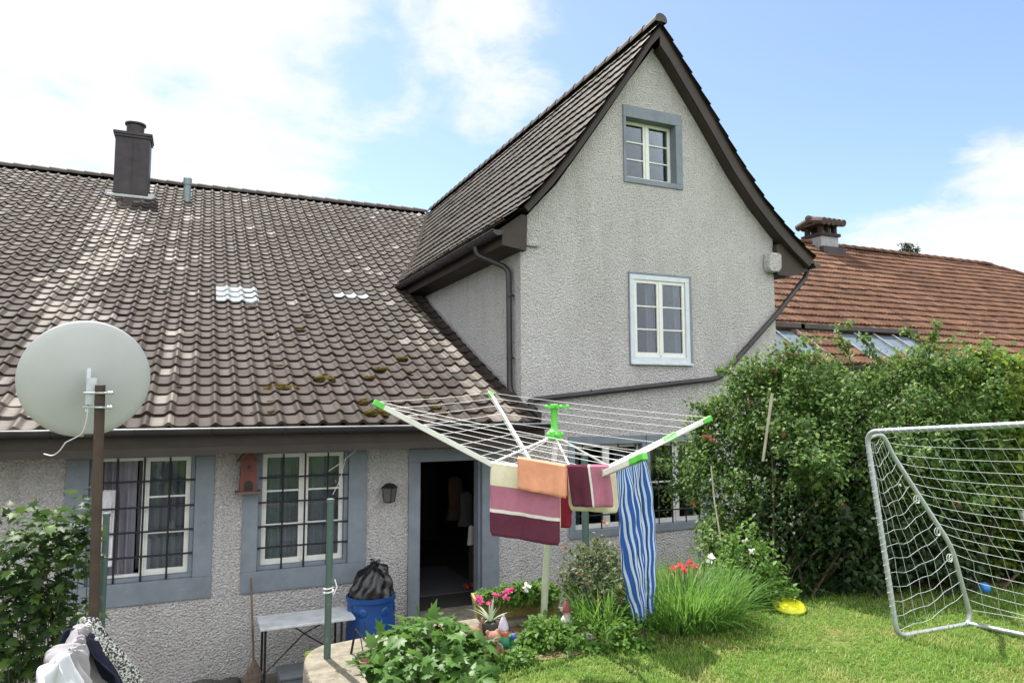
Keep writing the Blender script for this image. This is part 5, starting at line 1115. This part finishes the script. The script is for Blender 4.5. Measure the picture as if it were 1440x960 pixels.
c = onZ(797, 892, 0); gnome('garden_gnome', 'small garden gnome with dark red hat before the rose bush', (c[0], c[1], 0), .60, 'gbrown', 'gwhite', 'gwhite', 'stone')
# terracotta bear
c = onZ(692, 930, 0); c = Vector((c[0], c[1], 0)); be = thing('bear_figurine', 'terracotta pink sitting bear figurine beside the gnome', 'figurine', c)
bd = bmesh.new()
for cc, r, sc in (((0, 0, .075), .072, (1, .9, 1.15)), ((0, -.015, .195), .062, (1, .92, .92)), ((0, -.07, .18), .028, (1.1, .8, .8)), ((-.045, -.01, .245), .022, (1, .6, 1)), ((.045, -.01, .245), .022, (1, .6, 1)), ((-.05, -.055, .03), .036, (.8, 1.5, .8)), ((.05, -.055, .03), .036, (.8, 1.5, .8)), ((-.066, -.035, .10), .028, (.8, 1.2, 1.5)), ((.066, -.035, .10), .028, (.8, 1.2, 1.5))):
    bmesh.ops.create_uvsphere(bd, u_segments=16, v_segments=10, radius=r, matrix=Matrix.Translation(c+Vector(cc)) @ Matrix.Diagonal((*sc, 1)))
bmesh.ops.scale(bd, vec=(.82, .82, .82), space=Matrix.Translation(-c), verts=bd.verts); me = bpy.data.meshes.new('body'); bd.to_mesh(me); bd.free(); o = link('body', me, M['terra'], be, True); rm = o.modifiers.new('r', 'REMESH'); rm.mode = 'VOXEL'; rm.voxel_size = .006; rm.use_smooth_shade = True; sm_ = o.modifiers.new('s', 'SMOOTH'); sm_.iterations = 4
mb = MB(); mb.ball(c+Vector((0, -.094, .185))*.82, .007, 8); mb.ball(c+Vector((-.022, -.07, .212))*.82, .004, 6); mb.ball(c+Vector((.022, -.07, .212))*.82, .004, 6); mb.build('face', M['iron'], be)
# lying terracotta animal
c = onZ(658, 903, 0); c = Vector((c[0], c[1], 0)); cat = thing('cat_figurine', 'tan lying cat figurine partly hidden by large leaves', 'figurine', c)
bd = bmesh.new()
for cc, r, sc in (((0, 0, .06), .062, (1.9, .95, .95)), ((-.12, -.03, .075), .045, (1.1, .9, .9)), ((-.145, -.03, .115), .014, (.7, .6, 1.5)), ((-.10, -.03, .118), .014, (.7, .6, 1.5)), ((-.16, -.06, .02), .022, (2.2, .8, .8)), ((.10, 0, .08), .02, (1, 1, 2.6)), ((.115, 0, .13), .016, (1, 1, 2.4))):
    bmesh.ops.create_uvsphere(bd, u_segments=14, v_segments=9, radius=r, matrix=Matrix.Translation(c+Vector(cc)) @ Matrix.Diagonal((*sc, 1)))
me = bpy.data.meshes.new('body'); bd.to_mesh(me); bd.free(); o = link('body', me, simple('tan_clay', (.34, .2, .13), .8, var=.3, bstr=.2), cat, True); rm = o.modifiers.new('r', 'REMESH'); rm.mode = 'VOXEL'; rm.voxel_size = .006; rm.use_smooth_shade = True
for k, (px, py, s, lab) in enumerate([(672, 912, .045, 'pale rounded stone between bear figurine and cat figurine'), (647, 890, .04, 'small white stone behind the large-leaved plant'), (724, 905, .03, 'small pale pebble beside the gnome on the soil'), (716, 925, .05, 'upright pale stone at the right foot of the gnome'), (822, 905, .07, 'flat grey stone in the bed before the rose bush')]):
    c = onZ(px, py, 0); tag(MB().ball((c[0], c[1], s*.5), s, 10, 0, (1.2, .9, .75), .08).build('stone', M['stone'], None, True), lab, 'stone')
# bent wire rack on the wall
base_ = onZ(505, 918, .05); x, y = base_[0], base_[1]; dpp = depth_of(base_); mb = MB(); q = lambda px, py, d_=0: Vector(atD(px, py, dpp+d_))
mb.tube([q(492, 928), q(500, 884), q(522, 909, -.05)], .009, 6); mb.tube([q(490, 928), q(512, 958, -.25)], .007, 6)
for px, py in ((508, 890), (515, 880), (520, 895)): mb.tube([q(px-3, py-8, .05), q(px+3, py+30, .02)], .004, 5)
tag(mb.build('wire_rack', M['iron'], None), 'small bent rusty wire rack at the edge of the garden wall', 'rack')
c = onZ(514, 936, .05); tag(MB().lathe((c[0], c[1], .03), [(.03, 0), (.04, .045), (.043, .055), (.036, .055), (.03, .02)], 14).build('flower_pot', M['terra'], None, True), 'small terracotta pot behind the wire rack', 'pot')

# ------------------------------------------------------------------ SKY, SUN, CAMERA
EL, AZ = rad(63), rad(-13)         # azimuth from +Y towards +X
sd = Vector((math.sin(AZ)*math.cos(EL), math.cos(AZ)*math.cos(EL), math.sin(EL)))
sun = bpy.data.lights.new('sun', 'SUN'); sun.energy = 3.9; sun.angle = rad(.5); sun.color = (1, .955, .88)
so = bpy.data.objects.new('sun', sun); COL.objects.link(so); so.rotation_euler = sd.to_track_quat('Z', 'Y').to_euler()
W = bpy.data.worlds.new('World'); S.world = W; W.use_nodes = True; nt = W.node_tree; N, L = nt.nodes, nt.links
sky = N.new('ShaderNodeTexSky'); sky.sky_type = 'NISHITA'; sky.sun_disc = False; sky.sun_elevation = EL; sky.sun_rotation = AZ
sky.air_density = 1.0; sky.dust_density = .8; sky.ozone_density = 1.2
bg = N['Background']; bg.inputs['Strength'].default_value = .092; L.new(sky.outputs[0], bg.inputs['Color'])
tc = N.new('ShaderNodeTexCoord'); sep = N.new('ShaderNodeSeparateXYZ'); L.new(tc.outputs['Generated'], sep.inputs[0])
def math_(op, a, b=None, c=None):
    m_ = N.new('ShaderNodeMath'); m_.operation = op
    for i, v in enumerate((a, b, c)):
        if v is None: continue
        if hasattr(v, 'links'): L.new(v, m_.inputs[i])
        else: m_.inputs[i].default_value = v
    return m_.outputs[0]
zz = math_('ADD', math_('MAXIMUM', sep.outputs[2], 0), .22)
cmb = N.new('ShaderNodeCombineXYZ'); L.new(math_('DIVIDE', sep.outputs[0], zz), cmb.inputs[0]); L.new(math_('DIVIDE', sep.outputs[1], zz), cmb.inputs[1])
n1 = N.new('ShaderNodeTexNoise'); n1.inputs['Scale'].default_value = 1.5; n1.inputs['Detail'].default_value = 9; n1.inputs['Roughness'].default_value = .6; n1.inputs['Distortion'].default_value = .35; L.new(cmb.outputs[0], n1.inputs['Vector'])
cov = math_('SUBTRACT', n1.outputs[0], .5); cov = math_('MULTIPLY', cov, 3.3)
n5 = N.new('ShaderNodeTexNoise'); n5.inputs['Scale'].default_value = 5.5; n5.inputs['Detail'].default_value = 8; n5.inputs['Roughness'].default_value = .62; n5.inputs['Distortion'].default_value = .5; L.new(cmb.outputs[0], n5.inputs['Vector']); cov = math_('ADD', cov, math_('MULTIPLY', math_('SUBTRACT', n5.outputs[0], .5), 1.1))
def lobe(px, py, width, amount):
    global cov
    d = Vector(ray(px, py)).normalized(); dt = N.new('ShaderNodeVectorMath'); dt.operation = 'DOT_PRODUCT'; dt.inputs[1].default_value = d; L.new(tc.outputs['Generated'], dt.inputs[0])
    x_ = math_('DIVIDE', math_('SUBTRACT', 1, dt.outputs['Value']), width); g_ = math_('EXPONENT', math_('MULTIPLY', x_, -1)); cov = math_('ADD', cov, math_('MULTIPLY', g_, amount))
# broad cloud banks and clear patches of this sky
for a in [(120, 120, .05, .26), (400, 130, .03, .10), (700, 60, .014, .55), (60, 20, .06, .3), (560, 70, .004, -.25), (1350, 308, .0052, 1.0), (1440, 300, .0035, .65), (1230, 330, .0015, .6),
          (650, 255, .0025, .4), (1090, 330, .002, .5), (1120, 150, .03, -1.0), (1330, 130, .02, -.7), (600, 262, .0035, -.7), (700, 220, .003, -.5), (500, 275, .002, -.3), (820, 190, .003, -.3), (1050, 20, .003, .35)]: lobe(*a)
for bd_, w_, a_ in (((0, -.55, .84), .4, 1.0), ((-.7, -.5, .5), .3, .8), ((.6, -.7, .5), .3, .8)):      # unseen clouds added behind the viewer to whiten and fill the facade
    d = Vector(bd_).normalized(); dt = N.new('ShaderNodeVectorMath'); dt.operation = 'DOT_PRODUCT'; dt.inputs[1].default_value = d; L.new(tc.outputs['Generated'], dt.inputs[0])
    cov = math_('ADD', cov, math_('MULTIPLY', math_('EXPONENT', math_('MULTIPLY', math_('DIVIDE', math_('SUBTRACT', 1, dt.outputs['Value']), w_), -1)), a_))
fac = N.new('ShaderNodeMapRange'); fac.interpolation_type = 'SMOOTHSTEP'; fac.inputs['From Min'].default_value = -.12; fac.inputs['From Max'].default_value = .55; L.new(cov, fac.inputs['Value'])
bg2 = N.new('ShaderNodeBackground'); bg2.inputs['Color'].default_value = (.93, .96, 1, 1); bg2.inputs['Strength'].default_value = .44
mr = N.new('ShaderNodeMapRange'); mr.inputs['From Min'].default_value = .15; mr.inputs['From Max'].default_value = -.5; mr.inputs['To Min'].default_value = .44; mr.inputs['To Max'].default_value = .92      # clouds away from the sun brightened as added fill for the shaded facade
L.new(sep.outputs[1], mr.inputs['Value']); L.new(mr.outputs[0], bg2.inputs['Strength'])
ms = N.new('ShaderNodeMixShader'); L.new(fac.outputs[0], ms.inputs[0]); L.new(bg.outputs[0], ms.inputs[1]); L.new(bg2.outputs[0], ms.inputs[2]); L.new(ms.outputs[0], N['World Output'].inputs[0])

cam = bpy.data.cameras.new('camera'); co = bpy.data.objects.new('camera', cam); COL.objects.link(co); S.camera = co
cam.sensor_width = 36; cam.lens = F*36/1440; cam.clip_end = 2000; cam.clip_start = .05
mw = Matrix(((cr[0], cu[0], -cf[0], CAM[0]), (cr[1], cu[1], -cf[1], CAM[1]), (cr[2], cu[2], -cf[2], CAM[2]), (0, 0, 0, 1))); co.matrix_world = mw
S.view_settings.view_transform = 'Standard'; S.view_settings.look = 'None'; S.view_settings.exposure = 1.3; S.view_settings.gamma = 1
S.cycles.max_bounces = 8; S.cycles.transparent_max_bounces = 12; S.cycles.caustics_reflective = False; S.cycles.caustics_refractive = False
S.cycles.use_denoising = True
